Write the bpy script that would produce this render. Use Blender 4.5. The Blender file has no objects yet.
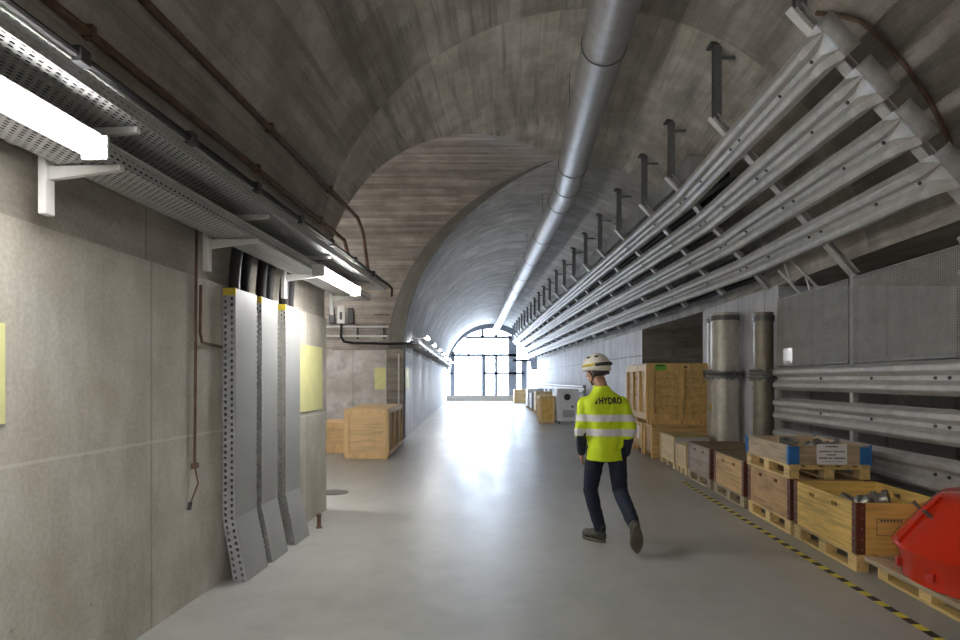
import bpy, bmesh, math, random
from mathutils import Vector, Matrix, noise
from mathutils.bvhtree import BVHTree
random.seed(7)
C = bpy.context.scene.collection
SC = bpy.context.scene
PI = math.pi

# ------------------------------------------------------------------ camera, light, exposure
cd = bpy.data.cameras.new('camera'); cam = bpy.data.objects.new('camera', cd); C.objects.link(cam)
cd.sensor_width = 36; cd.lens = 24.0
cam.location = (0, 0, 1.6); cam.rotation_euler = (PI/2, 0, 0)
cd.shift_x = 10/960; cd.shift_y = 60/960
cd.clip_start = .05; cd.clip_end = 300
SC.camera = cam
W = bpy.data.worlds.new('daylight'); SC.world = W; W.use_nodes = True
bg = W.node_tree.nodes['Background']; bg.inputs[0].default_value = (.80, .88, 1, 1); bg.inputs[1].default_value = 14.0
pl = bpy.data.lights.new('window_portal', 'AREA'); pl.shape = 'RECTANGLE'; pl.size = 6.6; pl.size_y = 5.6
pl.cycles.is_portal = True
po = bpy.data.objects.new('window_portal', pl); C.objects.link(po); po.location = (1.6, 49.25, 3.0); po.rotation_euler = (-PI/2, 0, 0)
SC.view_settings.view_transform = 'Standard'; SC.view_settings.look = 'None'
SC.view_settings.gamma = 1; SC.view_settings.use_curve_mapping = False
SC.view_settings.exposure = 1.12
SC.cycles.use_denoising = True
SC.cycles.max_bounces = 8; SC.cycles.diffuse_bounces = 5; SC.cycles.glossy_bounces = 4; SC.cycles.transparent_max_bounces = 24
SC.cycles.sample_clamp_indirect = 6
LAMP = 46.0            # emission strength of the fluorescent lamps

# ------------------------------------------------------------------ helpers
K = .073               # the near hall is turned by this slope against the far tunnel
RZ = -math.atan(K)
def near(u, y, h): return Vector((u + K*y, y, h))

class MB:
    def __init__(s): s.v = []; s.f = []; s.uv = []
    def add(s, vs, fs, uvs=None):
        o = len(s.v); s.v += [Vector(v) for v in vs]
        for i, f in enumerate(fs):
            s.f.append([o+k for k in f]); s.uv.append(uvs[i] if uvs else None)
    def quad(s, a, b, c, d, uv=None): s.add([a, b, c, d], [(0, 1, 2, 3)], [uv] if uv else None)
    def box(s, x0, x1, y0, y1, z0, z1, M=None):
        vs = [Vector((x, y, z)) for z in (z0, z1) for y in (y0, y1) for x in (x0, x1)]
        if M: vs = [M @ v for v in vs]
        s.add(vs, [(0, 2, 3, 1), (4, 5, 7, 6), (0, 1, 5, 4), (2, 6, 7, 3), (0, 4, 6, 2), (1, 3, 7, 5)]); return s
    def bar(s, a, b, w, d, up=(0, 0, 1)):
        a = Vector(a); b = Vector(b); t = (b-a).normalized(); u = Vector(up)
        x = t.cross(u).normalized(); y = x.cross(t)
        vs = [p + x*i*w/2 + y*j*d/2 for p in (a, b) for j in (-1, 1) for i in (-1, 1)]
        s.add(vs, [(0, 2, 3, 1), (4, 5, 7, 6), (0, 1, 5, 4), (2, 6, 7, 3), (0, 4, 6, 2), (1, 3, 7, 5)]); return s
    def loft(s, rings, closed=False, cap=False, uvs=None):
        o = len(s.v); n = len(rings[0])
        for r in rings: s.v += [Vector(p) for p in r]
        for i in range(len(rings)-1):
            for j in range(n if closed else n-1):
                k = (j+1) % n
                s.f.append([o+i*n+j, o+i*n+k, o+(i+1)*n+k, o+(i+1)*n+j])
                s.uv.append([uvs[i][j], uvs[i][j+1], uvs[i+1][j+1], uvs[i+1][j]] if uvs else None)
        if cap:
            s.f.append([o+j for j in range(n)][::-1]); s.uv.append(None)
            s.f.append([o+(len(rings)-1)*n+j for j in range(n)]); s.uv.append(None)
        return s
    def tube(s, pts, r, n=8, cap=True):
        pts = [Vector(p) for p in pts]; rs = r if isinstance(r, (list, tuple)) else [r]*len(pts)
        t0 = (pts[1]-pts[0]).normalized(); up = Vector((0, 0, 1)) if abs(t0.z) < .9 else Vector((1, 0, 0))
        x = t0.cross(up).normalized(); rings = []; uvs = []; L = 0
        for i, p in enumerate(pts):
            a = pts[max(i-1, 0)]; b = pts[min(i+1, len(pts)-1)]; t = (b-a).normalized()
            x = (x - t*x.dot(t)).normalized(); y = t.cross(x)
            if i: L += (p-pts[i-1]).length
            rings.append([p + (x*math.cos(2*PI*j/n) + y*math.sin(2*PI*j/n))*rs[i] for j in range(n)])
            uvs.append([(2*PI*rs[i]*j/n, L) for j in range(n+1)])
        return s.loft(rings, True, cap, uvs)
    def lathe(s, prof, n=32, c=(0, 0, 0), cap=True):
        c = Vector(c)
        return s.loft([[c+Vector((r*math.cos(2*PI*j/n), r*math.sin(2*PI*j/n), z)) for j in range(n)] for r, z in prof], True, cap)
    def ell(s, c, r, M=None, n=16, m=10):
        c = Vector(c); rings = []
        for i in range(m+1):
            a = PI*(i+.02)/(m+.04); rr = math.sin(a)
            ring = [Vector((r[0]*rr*math.cos(2*PI*j/n), r[1]*rr*math.sin(2*PI*j/n), -r[2]*math.cos(a))) for j in range(n)]
            rings.append([c + (M @ p if M else p) for p in ring])
        return s.loft(rings, True, True)
    def chain(s, pts, rs, n=14):
        for i, (p, r) in enumerate(zip(pts, rs)):
            s.ell(p, (r, r, r), None, n, 8)
            if i: s.tube([pts[i-1], p], [rs[i-1], r], n)
        return s
    def build(s, name, mat, parent=None, smooth=False, bevel=0, loc=None, solid=0):
        me = bpy.data.meshes.new(name); me.from_pydata([tuple(v) for v in s.v], [], s.f)
        if any(s.uv):
            ul = me.uv_layers.new(name='UVMap'); k = 0
            for p, uv in zip(me.polygons, s.uv):
                for q, li in enumerate(p.loop_indices):
                    if uv: ul.data[li].uv = uv[q]
        bm = bmesh.new(); bm.from_mesh(me); bmesh.ops.recalc_face_normals(bm, faces=bm.faces[:]); bm.to_mesh(me); bm.free()
        for m in (mat if isinstance(mat, (list, tuple)) else [mat]): me.materials.append(m)
        if smooth: me.polygons.foreach_set('use_smooth', [True]*len(me.polygons))
        o = bpy.data.objects.new(name, me); C.objects.link(o)
        if parent: o.parent = parent
        if loc is not None: o.location = loc
        if bevel:
            b = o.modifiers.new('bevel', 'BEVEL'); b.width = bevel; b.segments = 2; b.limit_method = 'ANGLE'
        if solid:
            b = o.modifiers.new('solid', 'SOLIDIFY'); b.thickness = solid; b.offset = 0
        if smooth and not bevel:
            try: me.set_sharp_from_angle(angle=math.radians(40))
            except Exception: pass
        return o
def tag(o, label, cat, group=None):
    o['label'] = label; o['category'] = cat
    if group: o['group'] = group
    return o
def thing(name, label, cat, loc=(0, 0, 0), rz=0, group=None):
    o = bpy.data.objects.new(name, None); C.objects.link(o); o.location = loc; o.rotation_euler = (0, 0, rz)
    o.empty_display_size = .1
    return tag(o, label, cat, group)
def struct(o): o['kind'] = 'structure'; return o
def copytree(src, loc, rz, label, group=None):
    def cp(o, par):
        c = o.copy(); C.objects.link(c); c.parent = par
        for ch in list(o.children): cp(ch, c)
        return c
    kids = list(src.children); r = src.copy(); C.objects.link(r); r.location = loc; r.rotation_euler = (0, 0, rz)
    for ch in kids: cp(ch, r)
    r['label'] = label
    if group: r['group'] = group
    return r

# ------------------------------------------------------------------ materials
class NT:
    def __init__(s, name):
        s.m = bpy.data.materials.new(name); s.m.use_nodes = True; s.t = s.m.node_tree; s.n = s.t.nodes; s.l = s.t.links
        s.b = s.n['Principled BSDF']
    def new(s, typ, **kw):
        n = s.n.new(typ)
        for k, v in kw.items(): setattr(n, k, v)
        return n
    def link(s, a, b): s.l.new(a, b)
    def val(s, sock, v):
        if hasattr(v, 'is_output') or isinstance(v, bpy.types.NodeSocket): s.l.new(v, sock)
        else: sock.default_value = v
    def math(s, op, a, b=0.0, c=None):
        n = s.new('ShaderNodeMath', operation=op); s.val(n.inputs[0], a); s.val(n.inputs[1], b)
        if c is not None: s.val(n.inputs[2], c)
        return n.outputs[0]
    def noise(s, vec, scale=1, detail=4, rough=.55):
        n = s.new('ShaderNodeTexNoise'); s.link(vec, n.inputs['Vector']); n.inputs['Scale'].default_value = scale
        n.inputs['Detail'].default_value = detail; n.inputs['Roughness'].default_value = rough; return n.outputs['Fac']
    def mapping(s, vec, scale=(1, 1, 1), loc=(0, 0, 0)):
        n = s.new('ShaderNodeMapping'); s.link(vec, n.inputs['Vector']); n.inputs['Scale'].default_value = scale; n.inputs['Location'].default_value = loc
        return n.outputs[0]
    def ramp(s, fac, stops):
        n = s.new('ShaderNodeValToRGB'); s.link(fac, n.inputs[0]); e = n.color_ramp.elements
        while len(e) < len(stops): e.new(.5)
        for q, (p, c) in zip(e, stops): q.position = p; q.color = (*c, 1) if len(c) == 3 else c
        return n.outputs[0]
    def mix(s, fac, a, b, mode='MIX'):
        n = s.new('ShaderNodeMix', data_type='RGBA', blend_type=mode)
        s.val(n.inputs[0], fac)
        s.val(n.inputs[6], a if not isinstance(a, tuple) else (*a, 1)); s.val(n.inputs[7], b if not isinstance(b, tuple) else (*b, 1))
        return n.outputs[2]
    def bump(s, h, strength=.3, dist=.01):
        n = s.new('ShaderNodeBump'); s.link(h, n.inputs['Height']); n.inputs['Strength'].default_value = strength; n.inputs['Distance'].default_value = dist
        s.link(n.outputs[0], s.b.inputs['Normal'])
    def set(s, **kw):
        for k, v in kw.items(): s.val(s.b.inputs[k.replace('_', ' ')], v if not (isinstance(v, tuple) and len(v) == 3) else (*v, 1))
        return s
    def uv(s): return s.new('ShaderNodeTexCoord').outputs['UV']
    def obj(s): return s.new('ShaderNodeTexCoord').outputs['Object']

def plain(name, col, rough=.5, metal=0.0, var=.12, scale=6, bump=0):
    t = NT(name); c = t.obj(); f = t.noise(c, scale, 5)
    t.set(Base_Color=t.ramp(f, [(.3, tuple(x*(1-var) for x in col)), (.7, tuple(min(1, x*(1+var)) for x in col))]), Roughness=rough, Metallic=metal)
    if bump: t.bump(t.noise(c, scale*12, 3), bump, .004)
    return t.m
def concrete(name, col, board=.13, bstr=.5, joint=0.0, joff=0.0, stain=.35, warm=(.86, .82, .76), streak=(5, .5), pits=True, hj=0.0, grain=.22, jw=.022):
    """uv.x across the boards, uv.y along them, both in metres"""
    t = NT(name); uv = t.uv(); sp = t.new('ShaderNodeSeparateXYZ'); t.link(uv, sp.inputs[0]); x, y = sp.outputs[0], sp.outputs[1]
    big = t.noise(uv, .55, 6, .62); mid = t.noise(uv, 1.7, 6, .6); st = t.noise(t.mapping(uv, (streak[0], streak[1], 1)), 1, 6, .65)
    fine = t.noise(uv, 40, 3)
    d = tuple(c*(1-stain) for c in col); l = tuple(min(1, c*(1+stain*.5)) for c in col)
    base = t.ramp(t.math('ADD', t.math('MULTIPLY', big, .45), t.math('MULTIPLY', st, .55)), [(.41, d), (.5, col), (.59, l)])
    base = t.mix(t.ramp(mid, [(.38, (0, 0, 0)), (.68, (1, 1, 1))]), base, tuple(c*w*(1-stain*.45) for c, w in zip(col, warm)))
    sp2 = t.noise(t.mapping(uv, (streak[0]*1.7, streak[1]*.6, 1), (3.1, 7.7, 0)), 1, 4, .7)
    base = t.mix(t.math('MULTIPLY', t.math('SMOOTH_MIN', t.math('MULTIPLY', t.math('MAXIMUM', t.math('SUBTRACT', sp2, .54), 0), 7), 1.0, .1), stain*1.3), base, tuple(c*.5*w for c, w in zip(col, warm)))
    base = t.mix(grain, base, t.ramp(fine, [(.35, (.32, .32, .32)), (.65, (.72, .72, .72))]), 'OVERLAY')
    h = t.math('MULTIPLY', fine, .25)
    if board:
        bx = t.math('DIVIDE', x, board); fl = t.math('FLOOR', bx); fr = t.math('FRACT', bx)
        wn = t.new('ShaderNodeTexWhiteNoise', noise_dimensions='2D'); cb = t.new('ShaderNodeCombineXYZ')
        t.link(fl, cb.inputs[0]); t.link(t.math('FLOOR', t.math('DIVIDE', t.math('ADD', y, t.math('MULTIPLY', fl, 1.37)), 3.1)), cb.inputs[1]); t.link(cb.outputs[0], wn.inputs['Vector'])
        base = t.mix(bstr, base, t.ramp(wn.outputs[0], [(0, (.62, .62, .61)), (1, (1.1, 1.09, 1.06))]), 'MULTIPLY')
        ln = t.math('LESS_THAN', fr, .05)
        base = t.mix(t.math('MULTIPLY', ln, bstr*.8), base, tuple(c*.45 for c in col))
        h = t.math('SUBTRACT', h, t.math('MULTIPLY', ln, .6))
    if joint:
        ln = t.math('LESS_THAN', t.math('FRACT', t.math('DIVIDE', t.math('SUBTRACT', y, joff), joint)), .0+jw/joint)
        base = t.mix(t.math('MULTIPLY', ln, .5), base, tuple(c*.4 for c in col)); h = t.math('SUBTRACT', h, ln)
    if hj:
        ln = t.math('LESS_THAN', t.math('ABSOLUTE', t.math('SUBTRACT', x, hj)), .009)
        base = t.mix(t.math('MULTIPLY', ln, .35), base, tuple(min(1, c*1.35) for c in col))
    if pits:
        vo = t.new('ShaderNodeTexVoronoi'); t.link(uv, vo.inputs['Vector']); vo.inputs['Scale'].default_value = 3.1; vo.inputs['Randomness'].default_value = 1
        pit = t.math('LESS_THAN', vo.outputs['Distance'], .035)
        base = t.mix(t.math('MULTIPLY', pit, .6), base, tuple(c*.45 for c in col))
    t.set(Base_Color=base, Roughness=.8); t.bump(h, .35, .01)
    return t.m
def wood(name, col, axis=1, plank=0.0, paxis=2, var=.35, rough=.62, dirt=.0):
    t = NT(name); c = t.obj(); sc = [34, 34, 34]; sc[axis] = 2.2
    oi = t.new('ShaderNodeObjectInfo'); ad = t.new('ShaderNodeVectorMath', operation='ADD'); t.link(c, ad.inputs[0])
    cb = t.new('ShaderNodeCombineXYZ')
    for k in range(3): t.link(t.math('MULTIPLY', oi.outputs['Random'], 7.3+k), cb.inputs[k])
    t.link(cb.outputs[0], ad.inputs[1]); v = ad.outputs[0]
    g = t.noise(t.mapping(v, sc), 1, 5, .6); sc2 = [9, 9, 9]; sc2[axis] = .9; g2 = t.noise(t.mapping(v, sc2), 1, 4, .6)
    f = t.math('ADD', t.math('MULTIPLY', g, .5), t.math('MULTIPLY', g2, .5))
    base = t.ramp(f, [(.38, tuple(x*(1-var) for x in col)), (.5, col), (.62, tuple(min(1, x*(1+var*.5)) for x in col))])
    blot = t.noise(v, 2.3, 5, .6)
    base = t.mix(t.math('MULTIPLY', t.ramp(blot, [(.52, (0, 0, 0)), (.72, (1, 1, 1))]), .3+dirt), base, tuple(x*.55 for x in col))
    h = f
    if plank:
        sp = t.new('ShaderNodeSeparateXYZ'); t.link(c, sp.inputs[0])
        fr = t.math('FRACT', t.math('DIVIDE', sp.outputs[paxis], plank)); ln = t.math('LESS_THAN', fr, .035)
        base = t.mix(t.math('MULTIPLY', ln, .75), base, tuple(x*.3 for x in col)); h = t.math('SUBTRACT', f, ln)
    t.set(Base_Color=base, Roughness=rough); t.bump(h, .25, .006)
    return t.m
def perforated(name, col, pu=.05, pv=.025, hu=.25, hv=.19, metal=.5, rough=.45):
    """sheet metal with real see-through slots; uv in metres"""
    t = NT(name); uv = t.uv(); sp = t.new('ShaderNodeSeparateXYZ'); t.link(uv, sp.inputs[0])
    row = t.math('FLOOR', t.math('DIVIDE', sp.outputs[1], pv))
    fu = t.math('FRACT', t.math('ADD', t.math('DIVIDE', sp.outputs[0], pu), t.math('MULTIPLY', row, .5))); fv = t.math('FRACT', t.math('DIVIDE', sp.outputs[1], pv))
    m = t.math('MULTIPLY', t.math('LESS_THAN', t.math('ABSOLUTE', t.math('SUBTRACT', fu, .5)), hu), t.math('LESS_THAN', t.math('ABSOLUTE', t.math('SUBTRACT', fv, .5)), hv))
    n = t.noise(uv, 3, 4); t.set(Base_Color=t.ramp(n, [(.3, tuple(c*.85 for c in col)), (.7, col)]), Metallic=metal, Roughness=rough)
    tr = t.new('ShaderNodeBsdfTransparent'); mx = t.new('ShaderNodeMixShader'); t.link(m, mx.inputs[0]); t.link(t.b.outputs[0], mx.inputs[1]); t.link(tr.outputs[0], mx.inputs[2])
    t.link(mx.outputs[0], t.n['Material Output'].inputs[0]); return t.m
def galv(name, col=(.62, .615, .60), rough=.52, metal=.35, sc=5):
    t = NT(name); c = t.obj(); vo = t.new('ShaderNodeTexVoronoi'); t.link(c, vo.inputs['Vector']); vo.inputs['Scale'].default_value = 45
    n = t.noise(c, sc, 6, .65); n2 = t.noise(t.mapping(c, (8, .6, 8)), 1, 4)
    base = t.ramp(t.math('ADD', t.math('MULTIPLY', n, .6), t.math('MULTIPLY', n2, .4)), [(.35, tuple(x*.72 for x in col)), (.55, col), (.7, tuple(min(1, x*1.15) for x in col))])
    base = t.mix(.12, base, vo.outputs['Color'], 'SOFT_LIGHT')
    t.set(Base_Color=base, Metallic=metal, Roughness=t.math('ADD', t.math('MULTIPLY', n, .3), rough-.15)); return t.m
def emit(name, col, s):
    t = NT(name); t.set(Base_Color=(.9, .9, .9), Emission_Color=col, Emission_Strength=s); return t.m

M = {}
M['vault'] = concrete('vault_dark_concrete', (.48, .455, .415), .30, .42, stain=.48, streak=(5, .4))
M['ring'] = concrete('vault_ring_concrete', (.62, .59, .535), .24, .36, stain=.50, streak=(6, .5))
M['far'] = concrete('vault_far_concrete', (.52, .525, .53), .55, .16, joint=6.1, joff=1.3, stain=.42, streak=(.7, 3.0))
M['cross'] = concrete('board_marked_concrete', (.52, .475, .45), .115, .8, stain=.45, streak=(9, .45), pits=False)
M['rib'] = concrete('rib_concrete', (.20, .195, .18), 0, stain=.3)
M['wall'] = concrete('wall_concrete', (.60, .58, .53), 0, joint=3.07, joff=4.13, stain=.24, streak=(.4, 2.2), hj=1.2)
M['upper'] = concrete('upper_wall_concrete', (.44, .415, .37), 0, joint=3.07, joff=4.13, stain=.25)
M['pinkwall'] = concrete('cross_wall_concrete', (.68, .645, .64), 0, joint=2.05, joff=.65, stain=.35, streak=(2, 2))
M['whitewall'] = concrete('painted_white_concrete', (.80, .81, .84), 0, joint=1.2, joff=.5, stain=.2, warm=(.93, .94, .98), streak=(.6, 5), jw=.06)
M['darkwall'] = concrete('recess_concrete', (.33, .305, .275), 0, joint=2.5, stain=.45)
def floor_mat():
    t = NT('floor_paint'); c = t.obj(); a = t.noise(c, .5, 6, .6); b = t.noise(c, 3.5, 6, .65); g = t.noise(t.mapping(c, (2.2, .35, 1)), 1.5, 5)
    base = t.ramp(t.math('ADD', t.math('MULTIPLY', a, .5), t.math('MULTIPLY', b, .5)), [(.36, (.325, .33, .315)), (.5, (.395, .40, .385)), (.64, (.45, .455, .445))])
    base = t.mix(t.math('MULTIPLY', g, .25), base, (.30, .305, .295))
    sp = t.noise(c, 34, 2); base = t.mix(t.math('MULTIPLY', t.math('GREATER_THAN', sp, .78), .25), base, (.30, .29, .27))
    t.set(Base_Color=base, Roughness=t.ramp(t.math('ADD', t.math('MULTIPLY', g, .6), t.math('MULTIPLY', b, .4)), [(.3, (.27,)*3), (.7, (.40,)*3)]), Specular_IOR_Level=.4)
    t.bump(t.noise(c, 1.2, 2), .02, .02); return t.m
M['floor'] = floor_mat()
M['rock'] = plain('rock', (.08, .08, .08), .9)
M['galv'] = galv('galvanised_steel'); M['galvdark'] = galv('weathered_galvanised_steel', (.42, .415, .40), .5)
M['hanger'] = galv('dark_hanger_steel', (.24, .245, .25), .5, .4); M['steel'] = galv('dull_steel', (.42, .42, .40), .38, .75); M['darksteel'] = galv('dark_steel', (.16, .16, .155), .45, .6)
M['stainless'] = galv('brushed_steel_pipe', (.60, .57, .51), .46, .55, 2.5); M['brownpipe'] = galv('tarnished_steel_pipe', (.27, .24, .195), .44, .6, 2.5)
M['white'] = plain('white_paint', (.76, .76, .75), .5, 0, .06); M['grey'] = plain('grey_paint', (.42, .43, .44), .5, 0, .08)
M['greypanel'] = plain('light_grey_sheet', (.37, .38, .385), .5, .15, .08, 2)
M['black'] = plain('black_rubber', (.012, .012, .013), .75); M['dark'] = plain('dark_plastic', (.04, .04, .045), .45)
M['rust'] = plain('rusty_brown_pipe', (.17, .105, .07), .6, .2, .3, 9); M['yellow'] = plain('yellow_paint', (.80, .78, .38), .6, 0, .05)
M['tapey'] = plain('yellow_end_cap', (.72, .56, .05), .5)
M['red'] = plain('red_gloss_paint', (.62, .030, .008), .10, 0, .06, 3)
M['redcap'] = plain('red_cap_plastic', (.5, .03, .02), .4)
M['perf'] = perforated('slotted_galvanised_sheet', (.56, .565, .565), .045, .024)
M['perfside'] = perforated('slotted_side_sheet', (.62, .63, .68), .05, .045)
M['frame'] = plain('grey_window_steel', (.22, .25, .29), .5, .3)
M['wood_yellow'] = wood('yellow_pine_ply', (.84, .57, .165), 1); M['wood_yellow_x'] = wood('yellow_pine_ply_cross', (.84, .57, .165), 0)
M['wood_brown'] = wood('stained_brown_ply', (.54, .345, .16), 1, dirt=.3); M['wood_brown_x'] = wood('stained_brown_ply_cross', (.54, .345, .16), 0, dirt=.3)
M['wood_orange'] = wood('orange_pine_ply', (.68, .45, .19), 1, .2); M['wood_orange_x'] = wood('orange_pine_ply_cross', (.68, .45, .19), 0, .2)
M['wood_grey'] = wood('greyed_ply', (.42, .34, .265), 1, .2); M['wood_grey_x'] = wood('greyed_ply_cross', (.42, .34, .265), 0, .2)
M['wood_pale'] = wood('pale_spruce', (.80, .63, .36), 1, var=.2); M['wood_pale_x'] = wood('pale_spruce_cross', (.80, .63, .36), 0, var=.2)
M['wood_pallet'] = wood('pallet_wood', (.76, .56, .24), 1); M['wood_palletgrey'] = wood('grey_pallet_wood', (.48, .39, .26), 1)
M['wood_crate'] = wood('crate_pine', (.70, .47, .185), 1, .19); M['wood_crate_x'] = wood('crate_pine_cross', (.70, .47, .185), 0, .19); M['wood_crate_z'] = wood('crate_batten', (.78, .53, .21), 2)
M['wood_collar'] = wood('weathered_collar_wood', (.54, .42, .27), 1); M['wood_collar_x'] = wood('weathered_collar_wood_cross', (.54, .42, .27), 0)
M['wood_osb'] = wood('orange_crate_ply', (.76, .53, .28), 0, var=.25); M['wood_osb_z'] = wood('orange_crate_batten', (.80, .56, .29), 2, var=.2)
M['lid'] = wood('dark_brown_board', (.22, .15, .065), 1, var=.2); M['lid_olive'] = wood('olive_board', (.52, .41, .17), 1, var=.2)
M['corner'] = plain('red_brown_corner_steel', (.16, .055, .035), .5, .2); M['blue'] = plain('blue_hinge_steel', (.03, .17, .48), .45)
M['paper'] = plain('white_paper', (.88, .87, .88), .7, 0, .03); M['ink'] = plain('dark_print', (.06, .06, .09), .7); M['green'] = plain('green_label', (.18, .55, .05), .5)
M['hivis'] = plain('high_visibility_yellow', (.66, .84, .015), .65, 0, .07, 14, .15); M['reflective'] = plain('silver_reflective_tape', (.80, .80, .83), .35, 0, .04)
M['navy'] = plain('dark_navy_fabric', (.018, .022, .042), .75, 0, .25, 20); M['denim'] = plain('dark_denim', (.012, .017, .040), .8, 0, .35, 14, .2)
M['boot'] = plain('olive_grey_boot', (.065, .06, .05), .65, 0, .2, 12); M['sole'] = plain('brown_sole', (.12, .105, .075), .7, 0, .2, 16)
M['skin'] = plain('skin', (.52, .29, .20), .5, 0, .08, 10); M['hair'] = plain('brown_hair', (.05, .035, .025), .7); M['helmet'] = plain('white_helmet', (.78, .75, .66), .3, 0, .03)
M['lampfar'] = emit('far_lamp_diffuser', (.95, .97, 1, 1), LAMP*.9); M['lamp'] = emit('lamp_diffuser', (1, .975, .93, 1), LAMP); M['wrap'] = plain('clear_wrap', (.68, .70, .72), .25)
def stripe_mat():
    t = NT('hazard_tape'); c = t.obj(); sp = t.new('ShaderNodeSeparateXYZ'); t.link(c, sp.inputs[0])
    f = t.math('LESS_THAN', t.math('FRACT', t.math('DIVIDE', sp.outputs[1], .22)), .5)
    n = t.noise(c, 30, 4)
    t.set(Base_Color=t.mix(f, (.02, .02, .018), t.ramp(n, [(.3, (.66, .58, .06)), (.6, (.84, .76, .10))])), Roughness=.5); return t.m
def duct_mat():
    t = NT('spiral_duct_steel'); uv = t.uv(); sp = t.new('ShaderNodeSeparateXYZ'); t.link(uv, sp.inputs[0])
    ph = t.math('FRACT', t.math('ADD', t.math('DIVIDE', sp.outputs[1], .11), t.math('DIVIDE', sp.outputs[0], 1.5)))
    rib = t.math('LESS_THAN', ph, .14); n = t.noise(uv, 5, 5)
    t.set(Base_Color=t.ramp(n, [(.3, (.42, .43, .44)), (.7, (.56, .57, .58))]), Metallic=.8, Roughness=t.math('ADD', t.math('MULTIPLY', n, .2), .36)); t.bump(rib, .35, .006); return t.m
M['duct'] = duct_mat(); M['tape'] = stripe_mat()
def glass_mat():
    t = NT('window_glass'); tr = t.new('ShaderNodeBsdfTransparent'); tr.inputs[0].default_value = (.93, .96, 1, 1); gl = t.new('ShaderNodeBsdfGlossy'); gl.inputs['Roughness'].default_value = .03
    mx = t.new('ShaderNodeMixShader'); mx.inputs[0].default_value = .06; t.link(tr.outputs[0], mx.inputs[1]); t.link(gl.outputs[0], mx.inputs[2]); t.link(mx.outputs[0], t.n['Material Output'].inputs[0]); return t.m
M['glass'] = glass_mat()

# ------------------------------------------------------------------ the hall
YC, AC = 12.5, 4.56                      # middle and half width of the side tunnel's mouth
YE = 48.9                                # end wall
def sm(a, b, x): t = min(1, max(0, (x-a)/(b-a))); return t*t*(3-2*t)
def prof(y):                             # centre, springing height and radius of the main vault at depth y
    xc = .9 + K*min(y, 11.0); k = sm(9, 15.5, y)
    return xc, 2.7-.3*k, 3.28+.2*k
H_R = 3.1
def vault_ring(y, n, left=None):
    xc, hc, R = prof(y); a0 = math.asin((H_R-hc)/R)
    if left is None: a1 = PI
    else: a1 = PI/2 + math.asin(min(1, left))
    pts = [(xc+R*math.cos(a0+(a1-a0)*i/n), y, hc+R*math.sin(a0+(a1-a0)*i/n)) for i in range(n+1)]
    uv = [(R*(a0+(a1-a0)*i/n), y) for i in range(n+1)]
    return pts, uv
def vault(name, ys, mat, groin=False):
    m = MB(); rings = []; uvs = []
    for y in ys:
        s = None
        if groin: s = min(1, abs(y-YC)/AC)
        p, u = vault_ring(y, 48, s); rings.append(p); uvs.append(u)
    m.loft(rings, uvs=uvs)
    return struct(m.build(name, mat, smooth=True))
def lin(a, b, n): return [a+(b-a)*i/n for i in range(n+1)]
gs = [math.sin(PI/2*i/24) for i in range(25)]
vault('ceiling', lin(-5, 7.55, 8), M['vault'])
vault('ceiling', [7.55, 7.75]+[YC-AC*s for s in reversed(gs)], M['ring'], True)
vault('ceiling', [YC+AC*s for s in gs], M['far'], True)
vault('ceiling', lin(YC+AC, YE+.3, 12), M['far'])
# side tunnel vault: straight generators that start on the groin
def groin_pt(s, side):
    y = YC + side*AC*s; xc, hc, R = prof(y)
    if side > 0:
        R2 = R+.42*s; return Vector((xc-R2*s, y+.12*s, hc+R2*math.sqrt(max(0, 1-s*s))))
    return Vector((xc-R*s, y, hc+R*math.sqrt(max(0, 1-s*s))))
for side in (-1, 1):
    m = MB(); a = []; b = []; ua = []; ub = []; L = 0; prev = None
    for s in gs:
        p = groin_pt(s, side)
        if prev is not None: L += (Vector((0, p.y, p.z))-Vector((0, prev.y, prev.z))).length
        prev = p; a.append(p); b.append(Vector((-12, p.y, p.z))); ua.append((L, p.x)); ub.append((L, -12))
    m.loft([a, b], uvs=[ua, ub]); struct(m.build('ceiling', M['cross'], smooth=True))
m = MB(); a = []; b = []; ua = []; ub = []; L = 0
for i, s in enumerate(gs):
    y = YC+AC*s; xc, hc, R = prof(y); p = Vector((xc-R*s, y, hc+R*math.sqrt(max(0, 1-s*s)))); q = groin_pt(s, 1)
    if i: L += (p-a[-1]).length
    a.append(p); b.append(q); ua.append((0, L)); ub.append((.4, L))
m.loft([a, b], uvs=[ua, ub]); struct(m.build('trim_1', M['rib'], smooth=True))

def wall_quad(m, p0, p1, z0, z1, off=0.0):
    p0 = Vector((p0[0], p0[1])); p1 = Vector((p1[0], p1[1])); L = (p1-p0).length
    m.quad((p0.x, p0.y, z0), (p1.x, p1.y, z0), (p1.x, p1.y, z1), (p0.x, p0.y, z1), [(z0, off), (z0, off+L), (z1, off+L), (z1, off)])
def nxy(u, y): return (u+K*y, y)
fm = MB().box(-13, 12, -5.2, YE+6, -.25, 0); struct(fm.build('floor', M['floor']))
# left wall, near: lower face, ledge, upper face set back, end return into the side tunnel
UL = -2.35
m = MB(); wall_quad(m, nxy(UL, -5), nxy(UL, 7.9), 0, 2.36, -5)
m.quad(near(UL, -5, 2.36), near(UL, 7.94, 2.36), near(UL-.3, 7.94, 2.36), near(UL-.3, -5, 2.36))
c0 = near(UL, 7.9, 0); wall_quad(m, (c0.x, 7.9), (c0.x-.04, 7.94), 0, 2.36); wall_quad(m, (c0.x-.04, 7.94), (-12, 7.94), 0, 2.36)
struct(m.build('wall_left', M['wall']))
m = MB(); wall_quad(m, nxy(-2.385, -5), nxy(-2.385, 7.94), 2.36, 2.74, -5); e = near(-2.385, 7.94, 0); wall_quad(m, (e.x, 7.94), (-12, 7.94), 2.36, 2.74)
struct(m.build('wall_left', M['upper']))
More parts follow.
